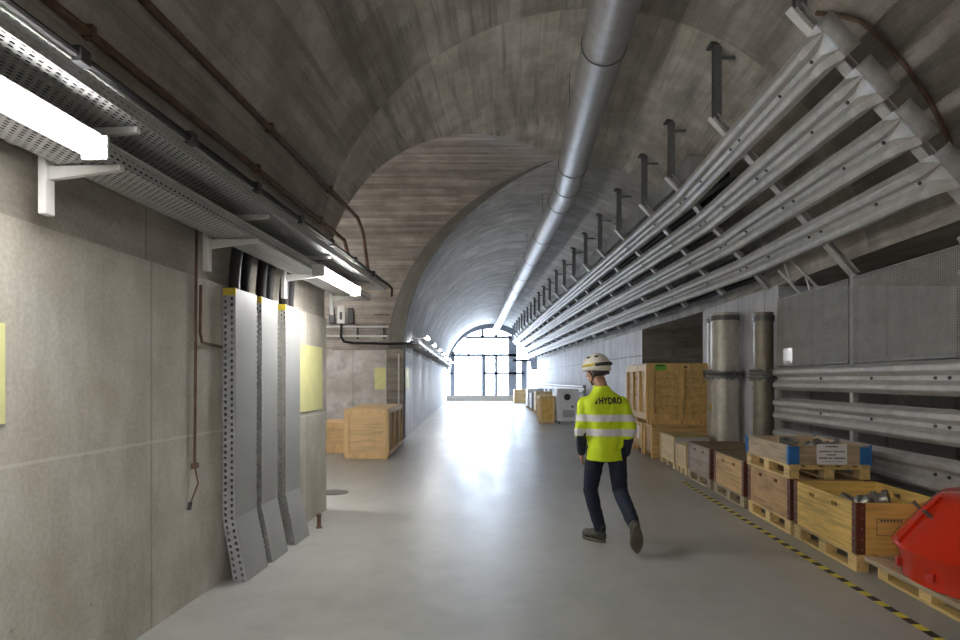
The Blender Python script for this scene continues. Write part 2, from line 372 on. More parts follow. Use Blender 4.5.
# side tunnel far wall, pilaster and far left wall
g1 = groin_pt(1, 1); xcF, hcF, RF = prof(30); XL = xcF-RF
m = MB(); wall_quad(m, (-12, g1.y), (g1.x-.02, g1.y), 0, hcF+.03); struct(m.build('wall_back', M['pinkwall']))
m = MB(); wall_quad(m, (g1.x-.03, g1.y-.1), (XL, g1.y-.1), 0, hcF+.03); wall_quad(m, (g1.x-.03, g1.y-.1), (g1.x-.03, g1.y+.2), 0, hcF+.03); wall_quad(m, (XL, g1.y-.1), (XL, g1.y+.3), 0, hcF+.03)
m.quad((g1.x-.03, g1.y-.1, hcF+.03), (XL, g1.y-.1, hcF+.03), (XL, g1.y+.3, hcF+.03), (g1.x-.03, g1.y+.3, hcF+.03))
struct(m.build('trim_2', M['darkwall']))
m = MB(); wall_quad(m, (XL, g1.y), (XL, YE+.3), 0, hcF+.02); struct(m.build('wall_left', M['whitewall']))
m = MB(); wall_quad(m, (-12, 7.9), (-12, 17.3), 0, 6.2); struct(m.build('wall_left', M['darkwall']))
# right side: open recess behind the fence, white wall, second recess, panelled far wall
def spring_r(y): xc, hc, R = prof(y); return xc+math.sqrt(R*R-(H_R-hc)**2)
for p, q in (((spring_r(10.2), 10.2), (spring_r(14), 14)), ((spring_r(10.2), 10.2), (spring_r(10.2)+3, 10.2)), ((spring_r(14), 14), (9, 14))):
    m = MB(); wall_quad(m, p, q, 0, H_R+.02); struct(m.build('wall_right', M['whitewall']))
m = MB(); wall_quad(m, (spring_r(19), 19), (9, 19), 0, H_R+.02); wall_quad(m, (9, 14), (9, 19), 0, H_R+.02)
ys = lin(14, 19, 4)
for y0, y1 in zip(ys, ys[1:]): m.quad((spring_r(y0), y0, H_R), (spring_r(y1), y1, H_R), (9, y1, H_R), (9, y0, H_R), [(0, y0), (0, y1), (4, y1), (4, y0)])
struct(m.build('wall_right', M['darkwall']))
m = MB(); wall_quad(m, nxy(7.0, -5), nxy(7.0, 10.2), 0, H_R)
m.quad((spring_r(-5), -5, H_R), (spring_r(10.2), 10.2, H_R), near(7.05, 10.2, H_R), near(7.05, -5, H_R), [(0, 0), (0, 15), (3, 15), (3, 0)])
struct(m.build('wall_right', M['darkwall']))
m = MB(); ys = [19, 30, 40, YE+.3]
for y0, y1 in zip(ys, ys[1:]): wall_quad(m, (spring_r(y0), y0), (spring_r(y1), y1), 0, H_R+.02, y0)
struct(m.build('wall_right', M['whitewall']))
m = MB(); m.quad((-13, -5, 0), (12, -5, 0), (12, -5, 7), (-13, -5, 7)); struct(m.build('wall_front', M['darkwall']))
# the rock around the hall, so that daylight enters by the glazed end only
m = MB(); x0, x1, y0, y1, z1 = -13, 12, -5.2, YE+.35, 7.2
m.quad((x0, y0, -.2), (x0, y1, -.2), (x0, y1, z1), (x0, y0, z1)); m.quad((x1, y0, -.2), (x1, y1, -.2), (x1, y1, z1), (x1, y0, z1))
m.quad((x0, y0, z1), (x1, y0, z1), (x1, y1, z1), (x0, y1, z1)); m.quad((x0, y0, -.2), (x1, y0, -.2), (x1, y0, z1), (x0, y0, z1))
wl, wr, wt = XL-.1, spring_r(40)+.1, 6.1
for (a, b, c, d) in ((x0, wl, -.2, z1), (wr, x1, -.2, z1), (wl, wr, wt, z1)): m.quad((a, y1, c), (b, y1, c), (b, y1, d), (a, y1, d))
struct(m.build('wall_outer', M['rock']))
# glazed end wall
fr = MB(); yw = YE
def vb(x, z0, z1, w=.14):
    w = w*1.35+.05; fr.box(x-w/2, x+w/2, yw-.08, yw+.08, z0, z1)
def hb(z, x0, x1, w=.12):
    w = w*1.3+.05; fr.box(x0, x1, yw-.08, yw+.08, z-w/2, z+w/2)
AX, AH, AR = 1.5, 2.35, 3.17
def arch_z(x): return AH + math.sqrt(max(0, AR*AR-(x-AX)**2))
for x, w in ((-1.32, .22), (3.25, .42), (4.15, .3)): vb(x, .45, arch_z(x) if x < 4 else 3.2, w)
vb(1.05, .45, 3.5, .2); vb(2.0, .45, 3.5, .13); vb(-.1, 3.5, 4.85, .05); vb(-.1, .45, 3.5, .05)
for x in (.95, 2.0): vb(x, 4.85, arch_z(x), .12)
hb(3.5, -1.4, 3.6); hb(4.85, -.35, 3.2, .14); hb(2.12, 1.05, 4.2, .1); hb(2.12, -1.7, -1.3, .08); hb(3.1, 3.3, spring_r(40), .12)
ring = []
for r in (AR-.02, AR+.6):
    ring.append([(AX+r*math.cos(PI*i/40), yw, AH+r*math.sin(PI*i/40)) for i in range(41)])
pan = MB()
pan.loft([[(x, y+d, z) for x, y, z in ring[0]] for d in (-.1, .1)]); pan.loft([[(x, y-.1, z) for x, y, z in ring[k]] for k in (0, 1)])
glass = struct(MB().box(XL, spring_r(40), yw-.01, yw+.01, .4, 5.7).build('window_1', M['glass']))
f_ = fr.build('window_frame', M['frame'], glass); f_.parent = glass
pan.build('arch_frame', M['frame'], glass, smooth=True)
struct(MB().box(XL-.05, spring_r(40), yw-.15, yw+.15, 0, .45).build('wall_end', M['upper']))

# ------------------------------------------------------------------ left side: trays, lamps, pipes, covers
def tray(name, label, u0, u1, h, y0, y1, lip=.07):
    t = thing(name, label, 'cable tray', near(u0, (y0+y1)/2, h))
    inv = Matrix.Translation(-t.location)
    m = MB(); P = [(u0, h+lip), (u0, h), (u1, h), (u1, h+lip)]; A = [0, lip, lip+u1-u0, 2*lip+u1-u0]
    ys = lin(y0, y1, 6)
    m.loft([[inv @ near(u, y, z) for u, z in P] for y in ys], uvs=[[(y, a) for a in A] for y in ys])
    m.build('tray_sheet', M['perf'], t)
    for u in (u0, u1):
        MB().bar(inv @ near(u, y0, h+lip), inv @ near(u, y1, h+lip), .014, .014).build('rim', M['galv'], t)
    return t
tray('cable_tray', 'lower slotted galvanised cable tray along the near left wall', -2.13, -1.85, 2.60, -4, 8.1)
tray('cable_tray', 'upper slotted cable tray above the other tray on the near left', -2.13, -1.72, 2.775, -4, 8.4)
for i, (u, h, r) in enumerate([(-2.08, 2.635, .022), (-2.01, 2.635, .022), (-1.92, 2.64, .026), (-2.07, 2.813, .026), (-1.98, 2.81, .022), (-1.84, 2.813, .026)]):
    w = random.random()*6
    o = MB().tube([near(u+.012*math.sin(y*1.3+w), y, h+r*.2) for y in lin(-4, 8.2, 24)], r, 8).build('cable', M['black'], smooth=True)
    tag(o, 'black cable lying along the %s left tray' % ('lower' if i < 3 else 'upper'), 'cable', 'cables in the lower tray' if i < 3 else 'cables in the upper tray')
o = MB().tube([near(-1.70, y, 2.86) for y in lin(-4, 8.45, 8)]+[near(-1.68, 8.62, 2.83), near(-1.70, 8.7, 2.74)], .016, 8).build('edge_cable', M['black'], smooth=True)
tag(o, 'black cable clipped along the outer edge of the upper left tray', 'cable')
for i, y in enumerate([1.3, 2.5, 3.35, 4.2, 5.05, 5.9, 6.75, 7.6]):
    p = near(-1.70, y, 2.86)
    MB().box(-.045, .02, -.035, .035, -.03, .035).build('clip', M['dark'], o, bevel=.006, loc=p)
brs = {}
for i, y in enumerate([-1.6, 0, 1.5, 3.0, 4.55, 6.05, 7.6]):
    if y < 1: continue
    lab = {1.5: 'nearest white cantilever bracket under the left trays, beside the first lamp', 3.0: 'white cantilever bracket under the left trays just past the first lamp', 4.55: 'cantilever bracket under the left trays above the wall conduit',
           6.05: 'cantilever bracket under the left trays above the tall cable covers', 7.6: 'last cantilever bracket under the left trays by the wall corner'}[y]
    t = thing('tray_bracket', lab, 'bracket', near(-2.385, y, 2.5), RZ, 'brackets under the left trays')
    MB().box(.17, .21, -.03, .03, -.13, .62).build('strut', M['white'], t, bevel=.004)
    for z in (.21, .45): MB().box(.004, .17, -.025, .025, z, z+.05).build('stand_off', M['galvdark'], t)
    for z, e in ((.085, .56), (.258, .64)):
        m = MB(); w = .016
        m.add([(.21, -w, z-.055), (e, -w, z-.018), (e, -w, z+.008), (.21, -w, z+.008), (.21, w, z-.055), (e, w, z-.018), (e, w, z+.008), (.21, w, z+.008)],
              [(0, 1, 2, 3), (7, 6, 5, 4), (0, 4, 5, 1), (1, 5, 6, 2), (2, 6, 7, 3), (3, 7, 4, 0)])
        m.build('arm', M['white'], t, bevel=.003)
def lamp(y, label, pos=None, rz=RZ, L=1.3, group=None, parts=True, mat='lamp'):
    t = thing('fluorescent_lamp', label, 'lamp', pos or near(-1.77, y, 2.575), rz, group)
    m = MB(); rings = []
    for yy in (-L/2, L/2): rings.append([(.052*math.cos(a), yy, .048*math.sin(a)) for a in [2*PI*i/24 for i in range(24)]])
    m.loft(rings, closed=True, cap=True); m.build('diffuser', M[mat], t, smooth=True)
    MB().box(-.066, .03, -L/2-.01, L/2+.01, .04, .06).box(-.066, -.052, -L/2-.01, L/2+.01, -.025, .04).build('housing', M['white'], t, bevel=.008)
    for s in (-1, 1): MB().box(-.06, .056, s*(L/2+.012)-.010, s*(L/2+.012)+.010, -.05, .05).build('end_cap', M['white'], t, bevel=.006)
    if parts:
        for s in (-1, 1): MB().box(-.064, -.04, s*L*.3-.02, s*L*.3+.02, .035, .05).build('mount', M['white'], t)
    return t
lamp(2.03, 'bright white strip lamp at the left edge, beside the cable tray')
lamp(6.38, 'bright white strip lamp at the end of the left trays by the wall corner')
lamp(-2.8, 'unseen strip lamp added on the left trays behind the viewpoint')  # unseen lamp, added to brighten the near hall
lamp(0, 'unseen strip lamp added high at right behind the viewpoint', near(1.5, -1.7, 3.5))  # added out of view to lift the light on the right side
lamp(0, 'unseen strip lamp added on the hidden side of the near wall in the side tunnel', Vector((-4.2, 8.15, 2.35)), PI/2, 1.3)  # added out of view behind the near wall to brighten the side tunnel
lamp(0, 'added unseen strip lamp nearest the opening on the hidden near wall of the side tunnel', Vector((-2.75, 8.12, 2.35)), PI/2, 1.3)  # another unseen lamp, added for more light on the side tunnel's far wall
for x, lab in ((-4.6, 'unseen strip lamp added in the side tunnel near its mouth'), (-7.2, 'unseen strip lamp added deep in the side tunnel')):  # two more lamps added out of sight to light the side tunnel
    t = lamp(0, lab, Vector((x, 14.4, 3.6)), PI/2, 1.3)
    for k in (-.5, .5): MB().tube([(0, k, .05), (0, k, 1.98)], .008, 6).build('hanger_rod', M['steel'], t)
for i, (pts, lab) in enumerate([
        ([near(-2.27, y, 3.44) for y in lin(-4, 8.0, 8)]+[near(-2.25, 8.35, 3.42), near(-2.22, 8.5, 3.2), near(-2.22, 8.5, 2.95)], 'lower brown pipe running along the dark left vault'),
        ([near(-2.16, y, 3.80) for y in lin(-4, 8.2, 8)]+[near(-2.14, 8.6, 3.78), near(-2.1, 8.75, 3.6), near(-2.02, 8.8, 2.92)], 'upper brown pipe running along the dark left vault')]):
    o = tag(MB().tube(pts, .026, 10).build('ceiling_pipe', M['rust'], smooth=True), lab, 'pipe')
    for y in (1.2, 3.4, 5.6, 7.4):
        p = near((-2.27, -2.16)[i], y, (3.44, 3.80)[i])
        MB().box(-.05, .03, -.02, .02, -.03, .045).build('clamp', M['rust'], o, bevel=.005, loc=p)
# wall conduit with branch and end fitting
t = thing('wall_conduit', 'thin brown conduit running down the near left concrete wall', 'pipe', near(UL+.02, 4.62, .5))
inv = Matrix.Translation(-t.location)
MB().tube([inv @ near(UL+.02, 4.66, 2.75), inv @ near(UL+.02, 4.63, .98)], .011, 8).build('pipe', M['rust'], t, smooth=True)
MB().tube([inv @ near(UL+.02, 4.72, 2.3), inv @ near(UL+.02, 4.71, 1.95), inv @ near(UL+.02, 4.74, 1.88), inv @ near(UL+.02, 5.05, 1.86)], .012, 8).build('branch_pipe', M['rust'], t, smooth=True)
MB().tube([inv @ near(UL+.02, 4.63, .98), inv @ near(UL+.03, 4.66, .85), inv @ near(UL+.03, 4.55, .72)], .007, 8).build('hanging_lead', M['rust'], t, smooth=True)
MB().tube([inv @ near(UL+.03, 4.55, .73), inv @ near(UL+.03, 4.53, .68)], .016, 8).build('plug', M['dark'], t, smooth=True)
MB().box(-.012, .02, -.03, .03, -.02, .02).build('clamp', M['rust'], t, loc=inv @ near(UL+.018, 4.63, .98))
# yellow patches
def patch(p, size, rz, lab):
    o = MB().box(-.004, .004, -size[0]/2, size[0]/2, -size[1]/2, size[1]/2).build('wall_marking', M['yellow']); o.location = p; o.rotation_euler = (0, 0, rz)
    return tag(o, lab, 'wall marking', 'yellow wall markings')
patch(near(UL+.006, 7.22, 1.62), (.98, .74), RZ, 'pale yellow rectangle painted on the left wall past the cable covers')
patch(near(UL+.006, 2.62, 1.63), (.62, .46), RZ, 'pale yellow rectangle cut by the left edge of the photo')
patch(Vector((-2.41, g1.y-.007, 1.64)), (.30, .58), PI/2, 'small yellow square on the side tunnel wall left of the dark pilaster')
patch(Vector((XL+.007, 18.0, 1.66)), (1.0, .58), 0, 'small yellow square on the white wall right of the dark pilaster')
# tall cable covers that kick out at the floor
def cover(label, y0, y1, h, kick, dark=False):
    t = thing('cable_cover', label, 'cable cover', near(UL, y0, 0), RZ, 'tall cable covers on the left wall')
    w = y1-y0; d = .11
    path = [(d+.10+kick, 0.0), (d, .50), (d, h)]          # offset from the wall, height
    m = MB(); m.loft([[(p, 0, z) for p, z in path], [(p, w, z) for p, z in path]]); m.build('face_sheet', M['greypanel'], t, solid=.004)
    for yy, nm in ((0, 'side_sheet'), (w, 'side_sheet')):
        m = MB(); A = [(p-.115, yy, z) for p, z in path]; B = [(p, yy, z) for p, z in path]; A = [(max(.006, x), y, z) for x, y, z in A]
        m.loft([A, B], uvs=[[(z, .002) for p, z in path], [(z, .092) for p, z in path]]); m.build(nm, M['perfside'] if not dark else M['perf'], t)
    MB().box(.01, d+.004, -.006, .02, h-.055, h+.004).build('end_cap', M['tapey'], t, bevel=.004)
    m = MB()
    for k in range(int(h/.3)): m.box(.006, d-.01, .03, w-.03, .35+k*.3, .37+k*.3)
    m.build('rungs', M['galvdark'], t)
    return t
cover('grey cable cover on the left wall with slotted bright side, nearest of the three', 5.10, 5.52, 2.33, 0)
cover('middle grey cable cover of the three on the left wall', 5.62, 6.0, 2.33, .0, True)
cover('grey cable cover on the left wall farthest from the viewer, yellow capped', 6.2, 6.62, 2.33, .0, True)
for k, (y, uo) in enumerate([(5.2, 0), (5.38, .01), (5.74, 0), (5.9, .01), (6.3, 0), (6.45, .01)]):
    pts = [near(-2.19, y-.10, 3.0), near(-2.22, y-.06, 2.8), near(-2.28, y, 2.58), near(-2.295, y, 2.4), near(-2.295, y, 2.2)]
    P = []
    for a, b in zip(pts, pts[1:]):
        P += [a.lerp(b, q/4) for q in range(4)]
    P.append(pts[-1])
    o = MB().tube(P, .046, 10).build('power_cable', M['black'] if k % 2 or k > 1 else M['dark'], smooth=True)
    tag(o, 'thick black cable bending from the tray down into the %s cable cover' % ('nearest', 'middle', 'farthest')[k//2], 'cable', 'cables entering the %s cover' % ('nearest', 'middle', 'farthest')[k//2])
# floor bolt and drain
bp = Vector(((319-470)/640*1.6*640/(528-380), 1.6*640/(528-380), 0))
t = thing('floor_post', 'short rusty stub post standing on the floor by the left wall corner', 'post', bp)
MB().lathe([(.035, 0), (.035, .012), (.022, .014), (.022, .12), (.026, .122), (.026, .15), (.016, .152)], 14).build('stub', M['rust'], t, smooth=True)
MB().lathe([(.012, .15), (.012, .17)], 10).build('bolt', M['steel'], t)
o = MB().lathe([(.22, 0), (.22, .006), (.2, .009)], 28).build('drain_cover', M['darksteel'], loc=(-1.95, 9.1, 0)); tag(o, 'round dark drain cover in the floor beside the left wall corner', 'drain cover')

# side tunnel
def crate_box(t, L, Wd, H, mat_l, mat_x, batten, z0=.08, bw=.09, th=.022, nx=1, ny=2, mid=False):
    """closed crate: local x width, y length; boards plus battens on each face; skids below"""
    MB().box(.012, Wd-.012, .012, L-.012, z0, z0+H-.02).build('body', mat_l, t)
    MB().box(-.012, Wd+.012, -.012, L+.012, z0+H-.02, z0+H+.008).build('lid', mat_l, t, bevel=.004)
    def face(x0, y0, dx, dy, length, nrm, n):
        m = MB(); ang = math.atan2(dy, dx); X = Matrix.Translation((x0, y0, 0)) @ Matrix.Rotation(ang, 4, 'Z')
        m.box(0, length, -th, .012, z0, z0+bw, X); m.box(0, length, -th, .012, z0+H-.02-bw, z0+H-.02, X)
        for k in range(n+1):
            c = k*(length-bw)/n; m.box(c, c+bw, -th-.004, .008, z0+bw, z0+H-.02-bw, X)
        return m
    for a in ((0, 0, 1, 0, Wd, 0, nx), (Wd, 0, 0, 1, L, 0, ny), (Wd, L, -1, 0, Wd, 0, nx), (0, L, 0, -1, L, 0, ny)):
        face(*a).build('batten_frame', batten, t, bevel=.003)
    for k in range(3):
        y = k*(L-.1)/2; MB().box(.0, Wd, y, y+.1, 0, z0).build('skid', batten, t, bevel=.004)
t = thing('wooden_crate', 'big orange plywood crate standing at the mouth of the left side tunnel', 'crate', (-2.53, 12.96, 0))
crate_box(t, 2.7, .86, .97, M['wood_osb'], M['wood_osb'], M['wood_osb_z'], .04, .08, ny=3)
t = thing('wooden_crate', 'low orange crate on dark skids behind the big left crate', 'crate', (-3.75, 14.0, 0))
crate_box(t, 1.2, 1.05, .55, M['wood_osb'], M['wood_osb'], M['wood_osb_z'], .11, .07)
for x in (-3.5, -3.42): pass
t = thing('cable_rack', 'two white rails for cables across the side tunnel wall', 'cable rack', (-3.0, g1.y, 2.9))
for z in (-.13, .12): MB().tube([(-2.5, -.12, z), (.82, -.12, z)], .028, 10).build('rail', M['white'], t, smooth=True)
for x in (-1.8, -.9, .0, .7): MB().box(x-.025, x+.025, -.1, -.003, -.2, .18).build('bracket', M['dark'], t, bevel=.004)
t = thing('switch_box', 'grey switch box between two black boxes high on the side tunnel wall', 'electrical box', (-3.42, g1.y, 3.1))
# it hangs on the curved wall foot, so give it a back plate
MB().box(-.36, .36, -.06, -.0, -.12, .55).build('back_plate', M['grey'], t, bevel=.005)
MB().box(-.10, .10, -.22, -.06, 0, .5).build('cabinet', M['white'], t, bevel=.01)
for x in (-.25, .25): MB().box(x-.08, x+.08, -.2, -.06, 0, .48).build('side_box', M['dark'], t, bevel=.01)
MB().box(-.03, .03, -.235, -.22, .1, .3).build('switch', M['dark'], t)
pc = [(-3.42, g1.y-.14, 3.1), (-3.42, g1.y-.2, 2.75), (-3.34, g1.y-.22, 2.62), (-3.1, g1.y-.22, 2.58), (-2.2, g1.y-.22, 2.56), (-1.75, g1.y-.2, 2.57), (-1.62, g1.y+.2, 2.6), (-1.6, g1.y+1.5, 2.66)]
o = MB().tube(pc, .035, 8).build('cable', M['black'], smooth=True); tag(o, 'thick black cable looping from the switch box along the side tunnel wall', 'cable')
for x, z0, z1 in ((-3.25, 2.62, 2.86),): pass
o = MB().tube([(g1.x-.8, g1.y-.05, 3.35), (-2.15, g1.y-.2, 3.33)], .016, 8).build('conduit', M['rust'], smooth=True); tag(o, 'thin brown conduit across the side tunnel wall above the white rails', 'pipe')
t = thing('drain_pipe', 'thin white vertical pipe on the dark pilaster', 'pipe', (XL-.12, g1.y-.13, 0))
MB().tube([(0, 0, .55), (0, 0, 2.3)], .02, 8).build('pipe', M['white'], t, smooth=True)
MB().lathe([(.05, .42), (.05, .55), (.03, .56)], 14).build('red_cap', M['redcap'], t, smooth=True); MB().lathe([(.02, 0), (.02, .45)], 10).build('riser', M['white'], t)
# far left wall: tray, lamps, dotted cables
t = thing('cable_tray', 'long cable tray along the top of the far left wall', 'cable tray', (XL+.2, 33, 2.6))
m = MB(); ys = lin(-15.7, 15.5, 8); P = [(-.14, .07), (-.14, 0), (.18, 0), (.18, .07)]
m.loft([[(x, y, z) for x, z in P] for y in ys], uvs=[[(y, a) for a in (0, .07, .39, .46)] for y in ys]); m.build('tray_sheet', M['perf'], t)
MB().tube([(-.02, -15.5, .04), (-.02, 15.4, .04)], .04, 8).build('cable', M['black'], t)
for k, y in enumerate(lin(-15, 15, 15)): MB().box(-.2, .17, y-.03, y+.03, -.1, 0).build('bracket', M['galvdark'], t)
for k, y in enumerate([18.8, 22.6, 26.4, 30.2, 34.0, 37.8, 41.6, 45.4]):
    lamp(0, 'small glowing strip lamp in the row above the far left wall tray', Vector((XL+.50, y, 2.85)), 0, 1.2, 'lamps along the far left wall', False, 'lampfar')
    MB().box(-.42, -.05, -.03, .03, -.02, .01).build('stand', M['grey'], bpy.data.objects[[o.name for o in C.objects if o.name.startswith('fluorescent_lamp')][-1]])
for j, (x, h) in enumerate([(-1.66, 3.5), (-1.42, 4.0)]):
    o = MB().tube([(x, y, h) for y in lin(17.4, 47.5, 10)], .014, 6).build('clipped_cable', M['dark'], smooth=True)
    tag(o, ('lower', 'upper')[j]+' cable clipped along the left haunch of the far vault', 'cable')
    for y in lin(18, 47, 29): MB().box(-.07, .02, -.05, .05, -.03, .05).build('clip', M['white'], o, loc=(x, y, h))

# ------------------------------------------------------------------ ventilation duct
YB = 12.4; XB = .96+K*YB; ZD = 5.28; RD = .245
t = thing('ventilation_duct', 'long round silver spiral ventilation duct hung under the vault crown', 'duct', (XB, YB, ZD))
inv = Matrix.Translation(-t.location)
def dpt(y): return inv @ (near(.96, y, ZD) if y <= YB else Vector((XB+(1.62-XB)*sm(30, 49, y)*0 + .0, y, ZD)))
cuts = [-4.0, -1.0, 2.6, 7.0, 10.9]
for a, b in zip(cuts, cuts[1:]): MB().tube([dpt(y) for y in lin(a, b, 6)], RD, 40).build('duct_section', M['duct'], t, smooth=True)
MB().tube([dpt(y) for y in (10.9, 11.7, 12.0, 12.2, 12.4, 12.6, 12.8, 13.2)], RD, 40).build('elbow', M['duct'], t, smooth=True)
fc = [13.2]+lin(16.2, 46.2, 10)+[48.6]
for a, b in zip(fc, fc[1:]): MB().tube([dpt(y) for y in (a, (a+b)/2, b)], RD, 40).build('duct_section', M['duct'], t, smooth=True)
for y in cuts[1:]+[12.05]+fc[:-1]:
    d = (dpt(y+.02)-dpt(y-.02)).normalized(); c = dpt(y)
    MB().tube([c-d*.012, c+d*.012], RD+.008, 40).build('coupling', M['darksteel'], t, smooth=True)
for y in [1.5, 5, 9]+lin(14.5, 46.5, 8):
    c = dpt(y); xc, hc, R = prof(y); w = t.location+c; top = hc+math.sqrt(R*R-(w.x-xc)**2)
    for s in (-1, 1): MB().tube([c+Vector((s*RD*.9, 0, .1)), Vector((c.x+s*RD*.9, c.y, top-t.location.z-.06))], .006, 6).build('hanger_rod', M['darksteel'], t)

# ------------------------------------------------------------------ rails on the right haunch
DU, DH = .667, -.745; NU, NH = -.745, -.667          # down the slope / out of it towards the aisle
RC = [(2.60+.475*DU*k, 4.40+.475*DH*k) for k in range(4)]
YK = 9.96
def along(u, h, y):                                   # the rails turn with the tunnel at the kink
    return near(u, y, h) if y <= YK else Vector((u+K*YK, y, h))
WP = [(1.07*a, b) for a, b in [(-.158, .004), (-.150, .012), (-.122, .072), (-.108, .083), (-.072, .083), (-.058, .072), (-.022, .006), (.022, .006), (.058, .072), (.072, .083), (.108, .083), (.122, .072), (.150, .012), (.158, .004)]]
def rail_pts(u, h, y, f=1.0, back=0.0, frame=(DU, DH, NU, NH), fl=.05, wid=1.0):
    du, dh, nu, nh = frame
    return [along(u+du*t*wid+nu*(o*f+fl*(1-f)-back), h+dh*t*wid+nh*(o*f+fl*(1-f)-back), y) for t, o in WP]
def guard_rail(label, u, h, ycuts, frame, term=True, group=None, bolts=()):
    y0 = ycuts[0]; t = thing('guard_rail', label, 'guard rail', along(u, h, y0), 0, group); inv = Matrix.Translation(-t.location)
    for a, b in zip(ycuts, ycuts[1:]):
        m = MB(); m.loft([[inv @ p for p in rail_pts(u, h, y, frame=frame)] for y in (a, b+.0)]); m.build('rail_section', M['galv'], t, solid=.005)
        c = inv @ along(u+frame[2]*.0, h+frame[3]*.0, b)
    if term:
        du, dh, nu, nh = frame
        wid = 1.07; W8 = [(-.158, .0), (-.122, .076), (-.060, .076), (-.022, .004), (.022, .004), (.060, .076), (.122, .076), (.158, .0)]
        F8 = [(-.168, .035), (-.090, .035), (-.090, .035), (-.080, .035), (.080, .035), (.090, .035), (.090, .035), (.168, .035)]
        def ring(y, P, back=0): return [inv @ along(u+du*q*wid+nu*(o+.007-back), h+dh*q*wid+nh*(o+.007-back), y) for q, o in P]
        m = MB(); m.loft([ring(y0+.10, W8), ring(y0-.03, W8), ring(y0-.27, F8)]); m.build('end_terminal', M['galv'], t, solid=.005)
        m = MB(); rr = [ring(y0-.265, F8)]
        for q in range(1, 10):
            a = q/9*PI*.8; rr.append(ring(y0-.27-.075*math.sin(a), F8, .075*(1-math.cos(a))))
        m.loft(rr); m.build('end_cap', M['galvdark'], t, smooth=True, solid=.005)
    for y in bolts:
        for off in (0,):
            c = inv @ along(u+frame[2]*.012, h+frame[3]*.012, y); n3 = Vector((frame[2], 0, frame[3]))
            MB().tube([c-n3*.008, c+n3*.012], .017, 8).build('bolt', M['dark'], t)
    return t
ordn = ['uppermost', 'second from top', 'third from top', 'lowest']
cutsR = [5.05, YK]+lin(YK, 47.8, 9)[1:]
cutsR = [5.50, 7.6]+[YK]+lin(YK, 47.8, 9)[1:]
for k, (u, h) in enumerate(RC):
    guard_rail('%s of four slanting grey guard rails racked under the right vault' % ordn[k], u, h, cutsR, (DU, DH, NU, NH), True, 'slanting guard rails under the right vault', [5.62, 6.3, 7.45, 7.75, 9.0, 9.85, 10.1, 11.5, 13.5])
# hangers
FY = [5.45, 7.7, 9.96]+[11.5+1.95*k for k in range(19)]
NAMES = ['nearest', 'second nearest', 'third nearest', 'fourth nearest', 'fifth nearest', 'sixth nearest', 'seventh nearest', 'eighth nearest']
for k, y in enumerate(FY):
    bu, bh = RC[0][0]-NU*.03, RC[0][1]-NH*.03        # behind the top rail
    lab = ('%s steel hanger frame carrying the slanting rails' % NAMES[k]) if k < 8 else 'small hanger frame far along the row of slanting rails'
    org = along(2.33, 4.74, y); t = thing('rail_hanger', lab, 'hanger frame', org, 0, 'hanger frames of the slanting rails')
    inv = Matrix.Translation(-org); xc, hc, R = prof(y)
    ax = lambda q: inv @ along(bu+DU*q+.045*.745, bh+DH*q+.045*.667, y)
    lng = 2.12 if y < 9 else 1.92 if y < 11 else 1.75
    m = MB(); A, B = ax(-.42), ax(lng)
    n3 = Vector((NU, 0, NH)); yv = Vector((0, 1, 0))
    for off, w, d in ((n3*.03, .12, .012), (-n3*.03, .12, .012)): m.bar(A+off, B+off, w, d, n3)
    m.bar(A, B, .012, .06, n3); m.build('arm', M['galv'], t)
    top = hc+math.sqrt(R*R-(org.x-xc)**2)-org.z
    px = A.x+.03
    m = MB(); z0 = A.z-.03
    for s in (-1, 1): m.box(px-.045, px+.045, s*.04-.006, s*.04+.006, z0, top-.03)
    m.box(px-.006, px+.006, -.04, .04, z0, top-.03); m.build('post', M['hanger'], t)
    zb = top+org.z-.17; xb = xc+math.sqrt(R*R-(zb-hc)**2)-org.x-.01
    MB().box(px+.045, xb, -.015, .015, top-.19, top-.155).build('brace', M['hanger'], t)
    MB().box(px-.1, px+.16, -.08, .08, top-.05, top-.02).build('foot_plate', M['darksteel'], t)
    MB().bar(A-Vector((.03, 0, -.02))+n3*.045, ax(.1)+n3*.042, .10, .012, n3).build('bracket', M['white'], t)
# cable trunking behind the hangers
t = thing('cable_trunking', 'grey box trunking running behind the hanger frames on the right', 'cable trunking', (3.42, 9.4, 4.78))
for a, b in zip([9.5]+lin(12.3, 47.1, 12), lin(12.3, 47.1, 12)+[47.9]):
    MB().box(-.17, .17, a-9.4, b-9.4-.02, -.13, .16).build('trunking_section', M['greypanel'], t, bevel=.006)
for y in lin(10, 46, 12): MB().box(.1, .32, y-9.4-.03, y-9.4+.03, .16, .28).build('bracket', M['galvdark'], t)
for j, (x, h) in enumerate([(3.62, 4.5), (3.74, 4.42)]):
    o = MB().tube([(x, y, h) for y in lin(9.0, 47.5, 8)], .04, 8).build('cable', M['black'], smooth=True); tag(o, ('left', 'right')[j]+' black cable of the pair under the grey trunking', 'cable')
for k in range(9):  # black cables added as a dark backing for the shade behind the rails
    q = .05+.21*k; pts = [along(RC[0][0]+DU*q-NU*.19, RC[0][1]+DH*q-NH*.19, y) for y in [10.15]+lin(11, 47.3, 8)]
    o = MB().tube(pts, .05, 8).build('power_cable', M['black'], smooth=True); tag(o, 'thick black cable added as dark backing in the row behind the slanting guard rails', 'cable', 'black cables added as dark backing behind the slanting rails')
